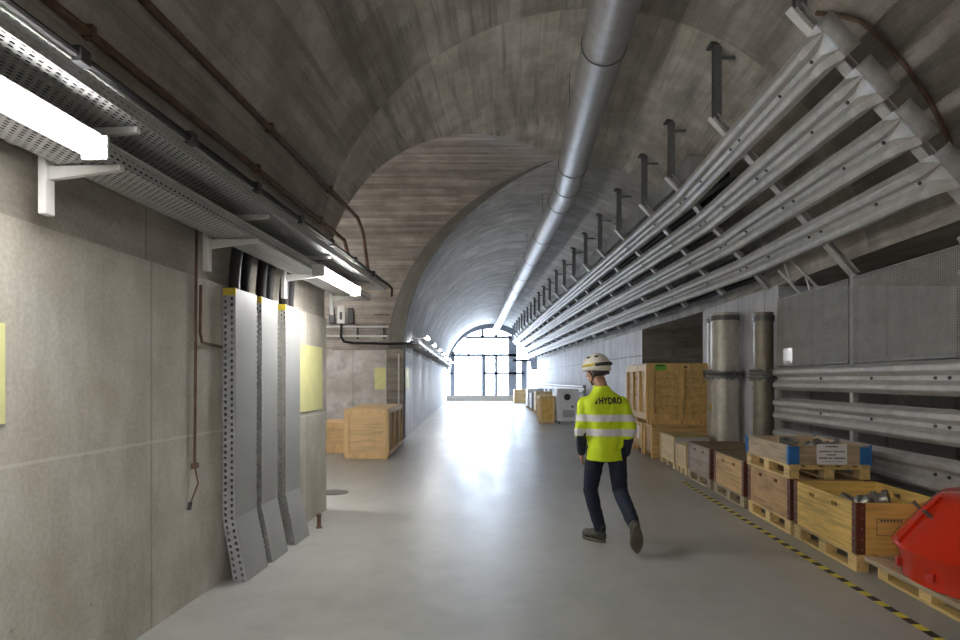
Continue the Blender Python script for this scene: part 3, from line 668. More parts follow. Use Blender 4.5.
# brown pipe on the right haunch near the rail ends
def hv(u, y, off=.05):
    R = 3.28; a = u-.9; return near(u, y, 2.7+math.sqrt(R*R-a*a)-off)
o = MB().tube([hv(2.95, 6.3), hv(3.1, 6.12), hv(3.22, 6.0), hv(3.4, 5.96), hv(3.6, 5.93), hv(3.8, 5.9), hv(3.95, 5.88), hv(4.05, 5.87)], .022, 8).build('ceiling_pipe', M['rust'], smooth=True)
tag(o, 'brown pipe bending across the vault behind the rail ends', 'pipe')

# ------------------------------------------------------------------ mesh fence and horizontal barriers on the right
UF = 4.0
t = thing('mesh_fence', 'grey wire mesh fence on posts above the barriers at right', 'fence', near(UF, 9.9, 0)); inv = Matrix.Translation(-t.location)
PY = [9.85, 7.7, 5.45, 3.2]
for y in PY:
    MB().box(-.035, .035, -.035, .035, 0, 2.86).build('post', M['galv'], t, bevel=.004, loc=inv @ near(UF+.06, y, 0))
for a, b in zip(PY, PY[1:]):
    m = MB(); r = .0026
    n = int((a-b-.06)/.026)
    for i in range(n+1):
        y = b+.03+(a-b-.06)*i/n; m.bar(inv @ near(UF, y, 1.83), inv @ near(UF, y, 2.80), r*2, r*2, (0, 1, 0))
    for i in range(39):
        z = 1.83+i*.0255; m.bar(inv @ near(UF+.004, b+.03, z), inv @ near(UF+.004, a-.03, z), r*2, r*2)
    pn = m.build('mesh_panel', M['galv'], t)
    m = MB()
    for z in (1.815, 2.815): m.bar(inv @ near(UF, b+.03, z), inv @ near(UF, a-.03, z), .012, .012)
    m.build('panel_frame', M['galvdark'], t)
t = thing('reflector_sign', 'small shiny square plate on the mesh fence beside the pipes', 'sign', near(UF-.012, 9.42, 1.95), RZ)
MB().box(-.004, 0, -.165, .165, -.12, .12).build('plate', galv('bright_plate', (.82, .82, .82), .22, .6), t, bevel=.002)
MB().box(-.007, -.004, -.12, .12, -.11, -.075).build('stripe', M['paper'], t)
HF = (0, -1, -1, 0)
for k, (h, yb) in enumerate([(1.62, 9.8), (1.16, 9.8), (.70, 9.8)]):
    guard_rail('%s of the three horizontal guard rails below the mesh fence' % ('top', 'middle', 'bottom')[k], UF+.005, h, [3.2, 6.3, 9.8] if k < 2 else [5.42, 7.6, 9.8], HF, False, 'horizontal guard rails below the mesh fence', [5.9, 6.1, 7.2, 8.4])
for (ua, ha, ub, hb_, y, lab) in [(3.72, 3.50, 5.5, 1.55, 9.1, 'zigzag lattice girder slanting down behind the mesh fence, between the two posts'), (4.35, 3.0, 6.3, 2.0, 6.3, 'lattice girder slanting behind the right panel of the mesh fence')]:
    t = thing('lattice_girder', lab, 'girder', near(ua, y, ha), RZ)
    A = Vector((0, 0, 0)); d = Vector((ub-ua, 0, hb_-ha)); B = A+d; up = Vector((-.0, 0, .34))
    if False: pass
    MB().tube([A, B], .02, 8).build('chord', M['white'], t); MB().tube([A-up, B-up], .02, 8).build('chord', M['white'], t)
    m = MB(); n = 5
    for i in range(n):
        p = A.lerp(B, i/n); q = A.lerp(B, (i+.5)/n)-up; r_ = A.lerp(B, (i+1)/n); m.tube([p, q], .012, 6); m.tube([q, r_], .012, 6)
    m.build('lacing', M['white'], t)

# ------------------------------------------------------------------ steel pipes standing in front of the white wall
def standing_pipe(label, u, y, r, top, fl, mat, twin=False):
    t = thing('steel_pipe', label, 'pipe', near(u, y, 0), RZ)
    MB().lathe([(r+.05, 0), (r+.05, .02), (r, .022), (r, fl-.06)], 36).build('lower_pipe', M[mat], t, smooth=True)
    MB().lathe([(r-.012, fl+.05), (r-.012, top), (r-.025, top), (r-.025, top-.05)], 36, cap=False).build('upper_pipe', M[mat], t, smooth=True)
    for z in (fl-.06, fl+.01): MB().lathe([(r-.03, z), (r+.075, z), (r+.075, z+.045), (r-.03, z+.045)], 36).build('flange', M['darksteel'], t, bevel=.004)
    for k in range(14):
        a = 2*PI*k/14; c = ((r+.045)*math.cos(a), (r+.045)*math.sin(a))
        MB().lathe([(.016, fl-.10), (.016, fl+.09)], 6, (c[0], c[1], 0)).build('bolt', M['steel'], t)
    MB().lathe([(r-.015, fl-.22), (r+.014, fl-.22), (r+.014, fl-.19), (r-.015, fl-.19)], 36).build('band', M[mat], t)
    MB().lathe([(r-.015, top-.14), (r+.006, top-.14), (r+.006, top-.05), (r-.015, top-.05)], 36).build('rim', M['darksteel'], t)
    if twin: MB().box(-r-.004, -r+.06, -.06, .04, 1.06, 1.16).build('yellow_label', M['tapey'], t)
    return t
standing_pipe('wide bright steel pipe with bolted flange standing behind the boxes', 3.80, 11.7, .25, 2.82, 1.70, 'stainless', True)
standing_pipe('slimmer pale steel pipe half hidden behind the wide bright pipe', 3.90, 12.6, .15, 2.86, 1.72, 'stainless')
standing_pipe('dark steel pipe with bolted flange beside the mesh fence', 3.88, 10.06, .155, 2.66, 1.68, 'brownpipe')

# ------------------------------------------------------------------ pallets, boxes, crates along the right
def pallet(label, loc, rz=RZ, L=1.2, Wd=.8, grey=False, group='wooden pallets on the right'):
    t = thing('pallet', label, 'pallet', loc, rz, group); wm = M['wood_palletgrey'] if grey else M['wood_pallet']
    m = MB(); n = 5; bw = .12
    for k in range(n): x = k*(Wd-bw)/(n-1); m.box(x, x+bw, 0, L, .122, .144)
    for y in (0, L/2-.07, L-.14): m.box(0, Wd, y, y+.14, .100, .1225)
    m.build('deck', wm, t, bevel=.002)
    for x in (0, Wd/2-.05, Wd-.1):
        MB().box(x, x+.1, 0, L, 0, .022).build('skid_board', wm, t, bevel=.002)
        for y in (0, L/2-.07, L-.14): MB().box(x, x+.1, y, y+.14, .022, .100).build('block', wm, t, bevel=.003)
    return t
def panel_holes(m, L, z0, z1, th, holes, hz, hw=.10, hh=.034, axis='y', off=0):
    """upright panel along local y (or x) with hand holes"""
    def b(a0, a1, c0, c1):
        if a1-a0 < 1e-4 or c1-c0 < 1e-4: return
        m.box(off, off+th, a0, a1, c0, c1) if axis == 'y' else m.box(a0, a1, off, off+th, c0, c1)
    b(0, L, z0, hz-hh/2); b(0, L, hz+hh/2, z1); p = 0
    for c in holes: b(p, c-hw/2, hz-hh/2, hz+hh/2); p = c+hw/2
    b(p, L, hz-hh/2, hz+hh/2)
def bin_box(label, loc, mat, z0=.0, H=.43, L=1.2, Wd=.8, corner='corner', lid=None, holes=(.38, .82), strip=.07, nailed=True, group='wooden boxes along the right'):
    t = thing('wooden_box', label, 'box', loc, RZ, group); th = .022
    for off in (0, Wd-th):
        m = MB(); panel_holes(m, L, z0, H, th, holes, H-.075, off=off); m.build('side_panel', M[mat], t)
    for off in (0, L-th):
        m = MB().box(th, Wd-th, off, off+th, z0, H); m.build('end_panel', M[mat+'_x'], t)
    MB().box(th, Wd-th, th, L-th, z0, z0+.012).build('bottom', M[mat], t)
    for x, y in ((0, 0), (Wd, 0), (Wd, L), (0, L)):
        sx = 1 if x == 0 else -1; sy = 1 if y == 0 else -1; e = .004
        m = MB(); xa, xb = sorted((x-sx*e, x+sx*strip)); ya, yb = sorted((y-sy*e, y)); m.box(xa, xb, ya, yb, z0, H+.002)
        xa, xb = sorted((x-sx*e, x)); ya, yb = sorted((y-sy*e, y+sy*strip)); m.box(xa, xb, ya, yb, z0, H+.002)
        c = m.build('corner_strip', M[corner], t)
        for k in range(5):
            z = z0+.04+k*(H-z0-.08)/4
            MB().box(*sorted((x+sx*strip*.6-.005, x+sx*strip*.6+.005)), *sorted((y-sy*.008, y)), z-.005, z+.005).build('rivet', M['steel'], c)
            MB().box(*sorted((x-sx*.008, x)), *sorted((y+sy*strip*.6-.005, y+sy*strip*.6+.005)), z-.005, z+.005).build('rivet', M['steel'], c)
    if lid: MB().box(-.004, Wd+.004, -.004, L+.004, H+.003, H+.02).build('lid', M[lid], t, bevel=.003)
    return t
U0 = 2.83
# 1: open yellow box
pallet('pallet under the open yellow box', near(U0, 5.33, 0))
t1 = bin_box('open yellow plywood box with red-brown corners and metal parts inside', near(U0, 5.33, .145), 'wood_yellow')
m = MB()
for a in ((.17, .63, .20, .205), ): pass
fr_ = MB()
for x0, x1, z0, z1 in ((.16, .40, .30, .304), (.16, .40, .16, .164), (.16, .163, .16, .304), (.397, .40, .16, .304), (.16, .40, .268, .271)): fr_.box(x0, x1, -.0025, 0, z0, z1)
fr_.build('printed_frame', M['ink'], t1)
tx = MB()
for k in range(7): tx.box(.19+k*.026, .19+k*.026+.016, -.0025, 0, .279, .293)
tx.build('printed_mark', M['ink'], t1)
# 2: brown box, pallet, collar
pallet('pallet under the stained brown box', near(U0, 6.62, 0))
bin_box('stained brown plywood box carrying the pallet with the paper sign', near(U0, 6.62, .145), 'wood_brown')
pallet('upper pallet lying on the stained brown box', near(U0-.02, 6.60, .145+.434), L=1.22)
zc = .145+.434+.1445
t = thing('pallet_collar', 'weathered wooden collar with blue corner hinges on the upper pallet', 'pallet collar', near(U0-.02, 6.60, zc), RZ)
for off in (0, .78): m = MB().box(off, off+.02, 0, 1.22, 0, .20); m.build('side_board', M['wood_collar'], t, bevel=.002)
for off in (0, 1.20): m = MB().box(.02, .78, off, off+.02, 0, .20); m.build('end_board', M['wood_collar_x'], t, bevel=.002)
for x, y in ((0, 0), (.8, 0), (.8, 1.22), (0, 1.22)):
    sx = 1 if x == 0 else -1; sy = 1 if y == 0 else -1; m = MB()
    xa, xb = sorted((x-sx*.005, x+sx*.10)); ya, yb = sorted((y-sy*.005, y)); m.box(xa, xb, ya, yb, .01, .19)
    xa, xb = sorted((x-sx*.005, x)); ya, yb = sorted((y-sy*.005, y+sy*.06)); m.box(xa, xb, ya, yb, .01, .19)
    m.lathe([(.011, .0), (.011, .212)], 8, (x-sx*.004, y-sy*.004, 0)); m.build('hinge', M['blue'], t)
t = thing('paper_sign', 'white paper sign with lines of print on the wooden collar', 'sign', near(U0-.02, 6.60, zc+.095)+Matrix.Rotation(RZ, 3, 'Z') @ Vector((.27, -.007, 0)), RZ)
MB().box(0, .30, -.002, 0, -.085, .125).build('sheet', M['paper'], t)
m = MB()
for (z, hh, words) in ((.100, .014, [(.085, .21)]), (.048, .013, [(.025, .125), (.135, .155), (.165, .275)]), (.014, .013, [(.10, .195)]), (-.020, .015, [(.025, .105), (.118, .158), (.17, .28)]), (-.052, .005, [(.05, .14), (.15, .25)])):
    for a, b in words:
        x = a
        while x < b-.003:
            w = random.uniform(.005, .009); w = min(w, b-x); m.box(x, x+w, -.003, -.002, z-hh/2, z+hh/2*random.choice((1, 1, .65))); x += w+.0025
m.box(.085, .21, -.003, -.002, .0905, .0915); m.build('print', M['ink'], t)
# 3, 4
pallet('grey pallet under the orange pine box', near(U0, 7.97, 0), grey=True)
bin_box('orange pine box with dark brown lid, third box from the right', near(U0, 7.97, .145), 'wood_orange', lid='lid')
pallet('grey pallet under the greyish box', near(U0, 9.36, 0), grey=True)
bin_box('greyish plywood box with dark brown lid left of the orange pine box', near(U0, 9.36, .145), 'wood_grey', lid='lid')
o = MB().ell((0, 0, 0), (.05, .07, .035), None, 10, 6).build('glove', plain('yellow_green_cloth', (.5, .5, .08), .8), smooth=True); o.location = near(U0+.55, 8.6, .145+.455+.035); tag(o, 'small yellow-green cloth lying on the dark lid of the orange box', 'cloth')
# 5: pale small crates
def small_crate(label, u, y, L, Wd, H, mat, leg, lid, group, zl=.10):
    t = thing('wooden_crate', label, 'crate', near(u, y, 0), RZ, group)
    MB().box(0, Wd, 0, L, zl, zl+H).build('body', M[mat], t, bevel=.004)
    m = MB()
    for x in (-.012, Wd-.0): 
        for yy in (0, L-.08): m.box(x, x+.012, yy, yy+.08, zl+.02, zl+H-.02)
    m.build('batten', M[leg], t)
    MB().box(-.015, Wd+.015, -.015, L+.015, zl+H, zl+H+.018).build('lid', M[lid], t, bevel=.003)
    for yy in (0, L/2-.05, L-.1): MB().box(0, Wd, yy, yy+.1, 0, zl).build('skid', M[leg], t, bevel=.004)
    return t
small_crate('small pale spruce crate left of the greyish box', U0, 10.68, .66, .75, .38, 'wood_pale', 'wood_pale', 'wood_pale', 'pale crates on the right')
tt = small_crate('pale spruce crate with grey end panel and olive lid', U0, 11.5, 1.1, .62, .47, 'wood_pale', 'wood_pale', 'lid_olive', 'pale crates on the right')
MB().box(.01, .61, -.018, -.001, .11, .565).build('end_panel', M['grey'], tt)
# 6: low slatted crates under the big crate
def slat_crate(label, u, y, L, Wd, H, npost, paper=False):
    t = thing('wooden_crate', label, 'crate', near(u, y, 0), RZ, 'low slatted crates under the big crate')
    MB().box(.03, Wd-.03, .03, L-.03, .1, H-.05).build('body', M['wood_brown'], t)
    for x in (0, Wd-.03):
        for k in range(npost): yy = k*(L-.1)/(npost-1); MB().box(x, x+.03, yy, yy+.1, 0, H-.04).build('post', M['wood_crate_z'], t, bevel=.003)
    MB().box(.03, Wd-.03, 0, .028, .1, H-.05).build('end_board', M['wood_crate_x'], t)
    MB().box(0, Wd, 0, L, H-.04, H).build('top_board', M['wood_crate'], t, bevel=.003)
    for yy in (0, L-.1): MB().box(.03, Wd-.03, yy, yy+.1, 0, .1).build('skid', M['wood_crate_x'], t)
    if paper: MB().box(-.004, 0, .32, .58, .3, .58).build('paper_label', M['paper'], t); MB().box(-.003, .0, .1, L-.1, .18, .6).build('slat_panel', M['wood_crate'], t)
    return t
slat_crate('low slatted crate with paper label under the big crate', 2.72, 13.9, 1.15, 1.3, .68, 3, True)
slat_crate('low slatted crate under the near end of the big crate', 2.74, 13.0, .85, 1.3, .68, 2)
# 7: big crate
t = thing('wooden_crate', 'very large pine crate with green label on the low crates', 'crate', near(2.70, 13.2, .68), RZ)
crate_box(t, 2.4, 1.34, 1.16, M['wood_crate'], M['wood_crate_x'], M['wood_crate_z'], .10, .13, .03, nx=2, ny=3)
MB().box(.14, .36, -.042, -.034, 1.12, 1.25).build('green_label', M['green'], t)
for x in (.72, 1.4): MB().box(x, x+.07, -.04, -.034, 1.17, 1.20).build('hand_hole', M['dark'], t)
m = MB(); m.box(.17, .33, -.0435, -.042, 1.20, 1.225); m.build('label_print', M['ink'], t)
# fittings inside boxes
def fitting(label, loc, rot, r, w, group):
    t = thing('pipe_fitting', label, 'fitting', loc, 0, group); t.rotation_euler = rot
    MB().lathe([(r*.6, -w), (r, -w), (r, -w*.4), (r*.75, -w*.35), (r*.75, w*.35), (r, w*.4), (r, w), (r*.6, w), (r*.6, -w)], 24, cap=False).build('ring', M['steel'], t, smooth=True)
    MB().lathe([(r*.58, -w*.9), (r*.58, w*.9)], 20).build('core', M['darksteel'], t, smooth=True)
    return t
for k, (u, y, h, rot, r, w) in enumerate([(3.10, 5.68, .50, (1.3, .2, .5), .085, .06), (3.30, 5.80, .51, (1.35, -.2, .9), .09, .065), (3.47, 5.55, .44, (.4, .2, .1), .085, .06), (3.14, 6.06, .42, (.3, .4, 0), .10, .07), (3.42, 6.12, .41, (.9, .1, .6), .09, .07), (3.0, 6.34, .36, (.2, .1, .3), .09, .07)]):
    fitting('grey round metal fitting lying in the open yellow box', near(u, y, h), rot, r, w, 'metal fittings in the yellow box')
for k, (u, y, rot) in enumerate([(3.17, 6.82, (1.2, .1, .4)), (3.40, 6.86, (1.25, .3, .9)), (3.05, 7.2, (.3, 0, 0))]):
    fitting('dark metal fitting piled behind the paper sign in the collar', near(u, y, zc+.14), rot, .10, .07, 'metal fittings in the collar')
# red cover on its pallet
pallet('pallet under the red machine cover', near(2.92, 3.98, 0))
t = thing('machine_cover', 'big glossy red conical machine cover at the right edge', 'machine cover', near(3.54, 4.38, .146), RZ)
MB().box(-.74, .10, -.52, .72, 0, .035).build('base_board', M['wood_palletgrey'], t)
prof_ = [(.745, .038), (.76, .045), (.79, .225), (.812, .25), (.818, .27), (.80, .30), (.68, .455), (.54, .62), (.51, .642), (.48, .65), (.30, .665), (.10, .67), (.01, .67)]
MB().lathe(prof_, 64).build('shell', M['red'], t, smooth=True)
for k in range(12):
    a = 2*PI*k/12+.2; X = Matrix.Rotation(a, 4, 'Z'); MB().box(.772, .80, -.03, .03, .10, .16, X).build('rim_lug', M['redcap'], t, bevel=.006)
for a in (3.05, 3.6, 4.2, 2.5):
    X = Matrix.Rotation(a, 4, 'Z') @ Matrix.Translation((.655, 0, .505)) @ Matrix.Rotation(math.radians(37), 4, 'Y')
    MB().box(-.006, .006, -.035, .035, -.045, .045, X).build('slot_plate', M['darksteel'], t, bevel=.004)
X = Matrix.Rotation(2.95, 4, 'Z'); MB().bar(X @ Vector((.815, 0, .29)), X @ Vector((.55, 0, .625)), .03, .02, (0, 1, 0)).build('seam_flange', M['red'], t)
# hazard tape on the floor
o = MB().box(-.03, .03, 0, 6.9, .0005, .002).build('hazard_tape', M['tape'], loc=near(2.61, 3.2, 0)); o.rotation_euler = (0, 0, RZ); tag(o, 'yellow and black hazard tape stripe on the floor beside the boxes', 'floor tape')

# ------------------------------------------------------------------ far right
t = thing('cabinet', 'white machine cabinet on castors along the right wall', 'cabinet', (3.18, 23.3, 0))
MB().box(0, .78, 0, 1.0, .1, 1.28).build('body', M['white'], t, bevel=.02)
MB().box(-.012, .0, .08, .92, .18, 1.2).build('side_door', M['white'], t, bevel=.004)
MB().tube([(.36, -.05, .98), (.36, 0.01, .98)], .12, 20).build('gauge', M['dark'], t); MB().box(.2, .62, -.012, .002, .25, .5).build('vent_panel', M['grey'], t); MB().box(.5, .6, -.03, 0, .6, .66).build('handle', M['dark'], t)
for x in (.08, .7):
    for y in (.1, .9): MB().tube([(x-.02, y, .05), (x+.02, y, .05)], .05, 12).build('castor', M['black'], t)
t = thing('wooden_crate', 'narrow upright orange crate left of the white cabinet', 'crate', (2.58, 23.5, 0))
crate_box(t, .8, .52, .95, M['wood_yellow'], M['wood_yellow'], M['wood_osb_z'], .06, .07)
t = thing('guard_rail', 'long pale guard rail along the far right wall', 'guard rail', (4.4, 24.5, 1.25)); inv = Matrix.Translation(-t.location)
m = MB(); m.loft([[inv @ Vector((4.4-o_, y, 1.25-q)) for q, o_ in WP] for y in (24.6, 46.5)]); m.build('rail_section', M['galv'], t, solid=.005)
for y in lin(25, 46, 10): MB().box(.02, .12, y-.05-24.5, y+.05-24.5, -1.25, .16).build('post', M['galvdark'], t)
far = [(3.0, 26.6, 1.0, 1.2, .35, 'wrap', 'low parcel wrapped in clear film behind the narrow crate'), (3.1, 28.6, .9, 1.0, .7, 'wood_palletgrey', 'greyish box beyond the wrapped parcel on the far right'),
       (3.15, 30.6, .8, 1.0, .9, 'wood_pale', 'tall pale box on the far right beside the grey box'), (3.2, 33.2, .9, 1.2, .75, 'grey', 'dark grey chest in the far right row'), (3.25, 36.0, .9, 1.3, .95, 'white', 'white box in the far right row'), (3.1, 44.8, .9, .9, .8, 'wood_osb', 'orange crate standing by the glazed end wall')]
for x, y, w, l, h, mt, lab in far:
    t = thing('stored_box', lab, 'box', (x, y, 0), 0, 'goods along the far right wall')
    MB().box(0, w, 0, l, .12, .12+h).build('body', M[mt], t, bevel=.015)
    MB().box(-.01, w+.01, -.01, l+.01, .12+h, .15+h).build('lid', M[mt], t, bevel=.004)
    for yy in (0, l/2-.05, l-.1): MB().box(0, w, yy, yy+.1, 0, .12).build('skid', M['wood_pallet'], t)
o = MB().tube([(spring_r(25)-.03, y, 2.33) for y in (19.1, 30, 46)], .02, 8).build('wall_pipe', M['grey'], smooth=True); tag(o, 'grey conduit along the white far right wall', 'pipe')

# ------------------------------------------------------------------ the walking person
PX, PY_ = 1.31, 6.2
ORG = Vector((PX, PY_, 0))
per = thing('person', 'person in yellow high visibility jacket and white helmet walking away', 'person', ORG)
def remesh(mb, name, mat, voxel, it, parent, disp=None, fac=.5):
    me = bpy.data.meshes.new('tmp'); me.from_pydata([tuple(v) for v in mb.v], [], mb.f)
    bm = bmesh.new(); bm.from_mesh(me); bmesh.ops.recalc_face_normals(bm, faces=bm.faces[:]); bm.to_mesh(me); bm.free()
    o = bpy.data.objects.new('tmp', me); C.objects.link(o)
    r = o.modifiers.new('r', 'REMESH'); r.mode = 'VOXEL'; r.voxel_size = voxel
    if it: s = o.modifiers.new('s', 'SMOOTH'); s.iterations = it; s.factor = fac
    dg = bpy.context.evaluated_depsgraph_get(); dg.update()
    ev = o.evaluated_get(dg); nm = bpy.data.meshes.new_from_object(ev); nm.name = name
    bpy.data.objects.remove(o); bpy.data.meshes.remove(me)
    if disp:
        ns = [v.normal.copy() for v in nm.vertices]
        for v, n in zip(nm.vertices, ns): v.co += n*disp(v.co)
    nm.polygons.foreach_set('use_smooth', [True]*len(nm.polygons)); nm.materials.clear(); nm.materials.append(mat)
    q = bpy.data.objects.new(name, nm); C.objects.link(q); q.parent = parent; return q
V = Vector
Lh, Lk, La = V((-.085, .02, .93)), V((-.12, .12, .51)), V((-.025, .12, .10))
Rh, Rk, Ra = V((.105, .0, .93)), V((.15, .03, .52)), V((.195, -.33, .27))
Ls, Le, Lw = V((-.19, .02, 1.375)), V((-.238, -.03, 1.13)), V((-.215, .09, .89))
Rs, Re, Rw = V((.15, -.02, 1.375)), V((.212, -.10, 1.14)), V((.20, .0, .89))
neck0, neck1 = V((-.02, .0, 1.47)), V((-.055, .03, 1.60))
HY = math.radians(52)                                     # head turned to the left
HC = V((-.075, .045, 1.68)); HM = Matrix.Rotation(HY, 3, 'Z') @ Matrix.Rotation(math.radians(-7), 3, 'X')
def hp(x, y, z): return HC + HM @ V((x, y, z))
# body: one continuous skin mesh
b = MB()
b.chain([neck0, neck1], [.066, .06])
b.ell(HC+HM @ V((0, -.012, .035)), (.076, .097, .098), HM); b.ell(hp(0, .022, -.03), (.062, .072, .082), HM); b.ell(hp(0, .055, -.082), (.038, .036, .026), HM)
b.ell(hp(0, .094, -.012), (.013, .02, .03), HM); b.ell(hp(0, .108, -.03), (.016, .014, .012), HM); b.ell(hp(0, .082, .028), (.055, .018, .012), HM)
b.ell(hp(0, .084, -.062), (.024, .012, .008), HM)
for s in (-1, 1): b.ell(hp(s*.078, -.005, -.008), (.010, .022, .034), HM); b.ell(hp(s*.045, .06, -.025), (.02, .02, .02), HM)
b.chain([V((0, 0, .95)), V((0, .0, 1.15)), V((-.01, 0, 1.35))], [.125, .12, .125]); b.chain([Ls, Rs], [.045, .045]); b.chain([neck0, V((-.01, 0, 1.35))], [.07, .11])
for S, E, Wr in ((Ls, Le, Lw), (Rs, Re, Rw)): b.chain([S, E, Wr], [.042, .038, .029])
for H_, Kn, An in ((Lh, Lk, La), (Rh, Rk, Ra)): b.chain([H_, Kn, An], [.08, .052, .038])
def hand(Wr, d, fwd, inn):
    d = d.normalized(); fwd = (fwd-d*fwd.dot(d)).normalized(); inn = d.cross(fwd)*(1 if d.cross(fwd).dot(inn) > 0 else -1)
    Mx = Matrix((fwd, inn, d)).transposed()
    b.ell(Wr+d*.055, (.04, .017, .056), Mx); b.chain([Wr, Wr+d*.03], [.027, .026])
    for k, (off, ln) in enumerate([(.030, .072), (.010, .082), (-.010, .076), (-.029, .060)]):
        p0 = Wr+d*.085+fwd*off; p1 = p0+d*ln*.48+inn*ln*.10; p2 = p1+d*ln*.30+inn*ln*.24; p3 = p2+d*ln*.12+inn*ln*.24
        b.chain([p0, p1, p2, p3], [.0098, .0092, .0084, .0072], 10)
    p0 = Wr+d*.025+fwd*.028+inn*.006; p1 = p0+d*.032+fwd*.024+inn*.012; p2 = p1+d*.032+fwd*.006+inn*.01
    b.chain([p0, p1, p2], [.0135, .011, .009], 10)
hand(Lw, Lw-Le, V((0, 1, .1)), V((1, 0, 0))); hand(Rw, Rw-Re, V((0, 1, .1)), V((-1, 0, 0)))
body = remesh(b, 'body', M['skin'], .0048, 3, per)
for s in (-1, 1): MB().ell(hp(s*.031, .083, .008), (.012, .010, .009), HM, 12, 8).build('eye', M['white'], body, smooth=True)
for s in (-1, 1): MB().ell(hp(s*.031, .0915, .008), (.005, .003, .005), HM, 10, 6).build('iris', M['hair'], body)
MB().ell(hp(0, .0945, -.062), (.02, .004, .006), HM, 12, 6).build('lips', plain('lips', (.42, .16, .13), .5), body)
hm = MB()
for i in range(9):
    a = math.radians(110+i*20); 
    hm.ell(hp(.066*math.cos(a-PI/2+PI/2), .075*math.sin(a+PI*.0)-.01 if math.sin(a) < .2 else -.02, .0-.012), (.016, .018, .04), HM, 8, 6)
hair = remesh(hm, 'hair', M['hair'], .006, 2, body)
# helmet
ht = MB(); rings = []
for i in range(15):
    a = i/14*PI/2*.985; rr = math.cos(a)
    rings.append([HC+HM @ V((.112*rr*math.cos(2*PI*j/40), -.004+.138*rr*math.sin(2*PI*j/40), .045+.005*math.cos(2*PI*j/40*1)+.135*math.sin(a)+(.018 if i == 0 else 0)*0)) for j in range(40)])
base0 = [HC+HM @ V((.115*math.cos(2*PI*j/40), -.004+.143*math.sin(2*PI*j/40), .022-.018*math.sin(2*PI*j/40)*(-1 if math.sin(2*PI*j/40) < 0 else .3))) for j in range(40)]
base0 = [HC+HM @ V((.114*math.cos(2*PI*j/40), -.004+.141*math.sin(2*PI*j/40), .012-.02*max(0, -math.sin(2*PI*j/40))+.008*max(0, math.sin(2*PI*j/40)))) for j in range(40)]
ht.loft([base0]+rings, True); top_ = rings[-1]; ht.f.append([len(ht.v)-40+j for j in range(40)]); ht.uv.append(None)
hel = ht.build('helmet', M['helmet'], per, smooth=True, solid=.006)
def hring(r, z, w, mat, name, j0=0, j1=40, par=hel):
    m = MB(); A = []; B = []
    for j in range(j0, j1+1):
        q = 2*PI*j/40; A.append(HC+HM @ V((.1125*r*math.cos(q), -.004+.139*r*math.sin(q), z-w/2))); B.append(HC+HM @ V((.1125*r*math.cos(q), -.004+.139*r*math.sin(q), z+w/2)))
    m.loft([A, B]); return m.build(name, mat, par, smooth=True, solid=.004)
hring(1.02, .066, .022, M['tapey'], 'goggle_strap', 0, 40); hring(1.035, .062, .034, M['dark'], 'lamp_clip', 22, 29); MB().ell(hp(-.0, -.15, .06), (.035, .02, .02), HM).build('rear_clip', M['dark'], hel, smooth=True)
for s in (-1, 1):
    for yy in (-.05, .03): MB().ell(hp(s*.072, yy, .143), (.012, .026, .010), HM @ Matrix.Rotation(s*.7, 3, 'Y'), 10, 6).build('vent', M['dark'], hel, smooth=True)
for s in (-1, 1):
    MB().tube([hp(s*.098, -.055, .03), hp(s*.088, -.01, -.05), hp(s*.06, .04, -.10), hp(0, .062, -.118)], .008, 8).build('chin_strap', M['dark'], hel, smooth=True)
    MB().tube([hp(s*.1, .045, .03), hp(s*.092, .015, -.02), hp(s*.085, .0, -.055)], .008, 8).build('side_strap', M['dark'], hel, smooth=True)
MB().loft([[hp(.088*math.cos(a), -.004+.118*math.sin(a), z) for a in [PI+PI*i/16 for i in range(17)]] for z in (.03, -.035)]).build('nape_strap', M['dark'], hel, smooth=True, solid=.012)
# jacket
j = MB(); rings = []
TW = math.radians(8)
for z, cx, cy, rx, ry in ((.825, .0, .0, .185, .145), (.90, .0, .0, .180, .142), (1.02, .0, 0, .176, .138), (1.15, -.005, 0, .182, .142), (1.28, -.012, -.005, .194, .142), (1.36, -.020, -.008, .205, .130), (1.405, -.02, -.005, .198, .115), (1.44, -.02, -.003, .165, .10), (1.48, -.022, 0, .112, .088), (1.51, -.03, .005, .082, .078), (1.545, -.036, .01, .076, .074)):
    rings.append([V((cx+rx*math.copysign(abs(math.cos(a))**.85, math.cos(a))*math.cos(TW)-ry*math.sin(a)*math.sin(TW), cy+rx*math.cos(a)*math.sin(TW)+ry*math.sin(a), z)) for a in [2*PI*k/40 for k in range(40)]])
j.loft(rings, True, True)
for S, E, Wr, t_ in ((Ls, Le, Lw, .17), (Rs, Re, Rw, .17)):
    F = E.lerp(Wr, .22); j.chain([S, S.lerp(E, .5), E, F], [.070, .066, .062, .058])
def folds(p):
    a = noise.noise(V((p.x*9+p.z*5, p.y*9, p.z*4.0)))*.018 + noise.noise(V((p.x*22-p.z*9, p.y*20, p.z*9)))*.008
    return a*(.45 if p.z < .93 else 1 if p.z < 1.43 else .4)
jk = remesh(j, 'jacket', M['hivis'], .011, 4, per, folds)
bvh = BVHTree.FromPolygons([v.co for v in jk.data.vertices], [tuple(p.vertices) for p in jk.data.polygons])
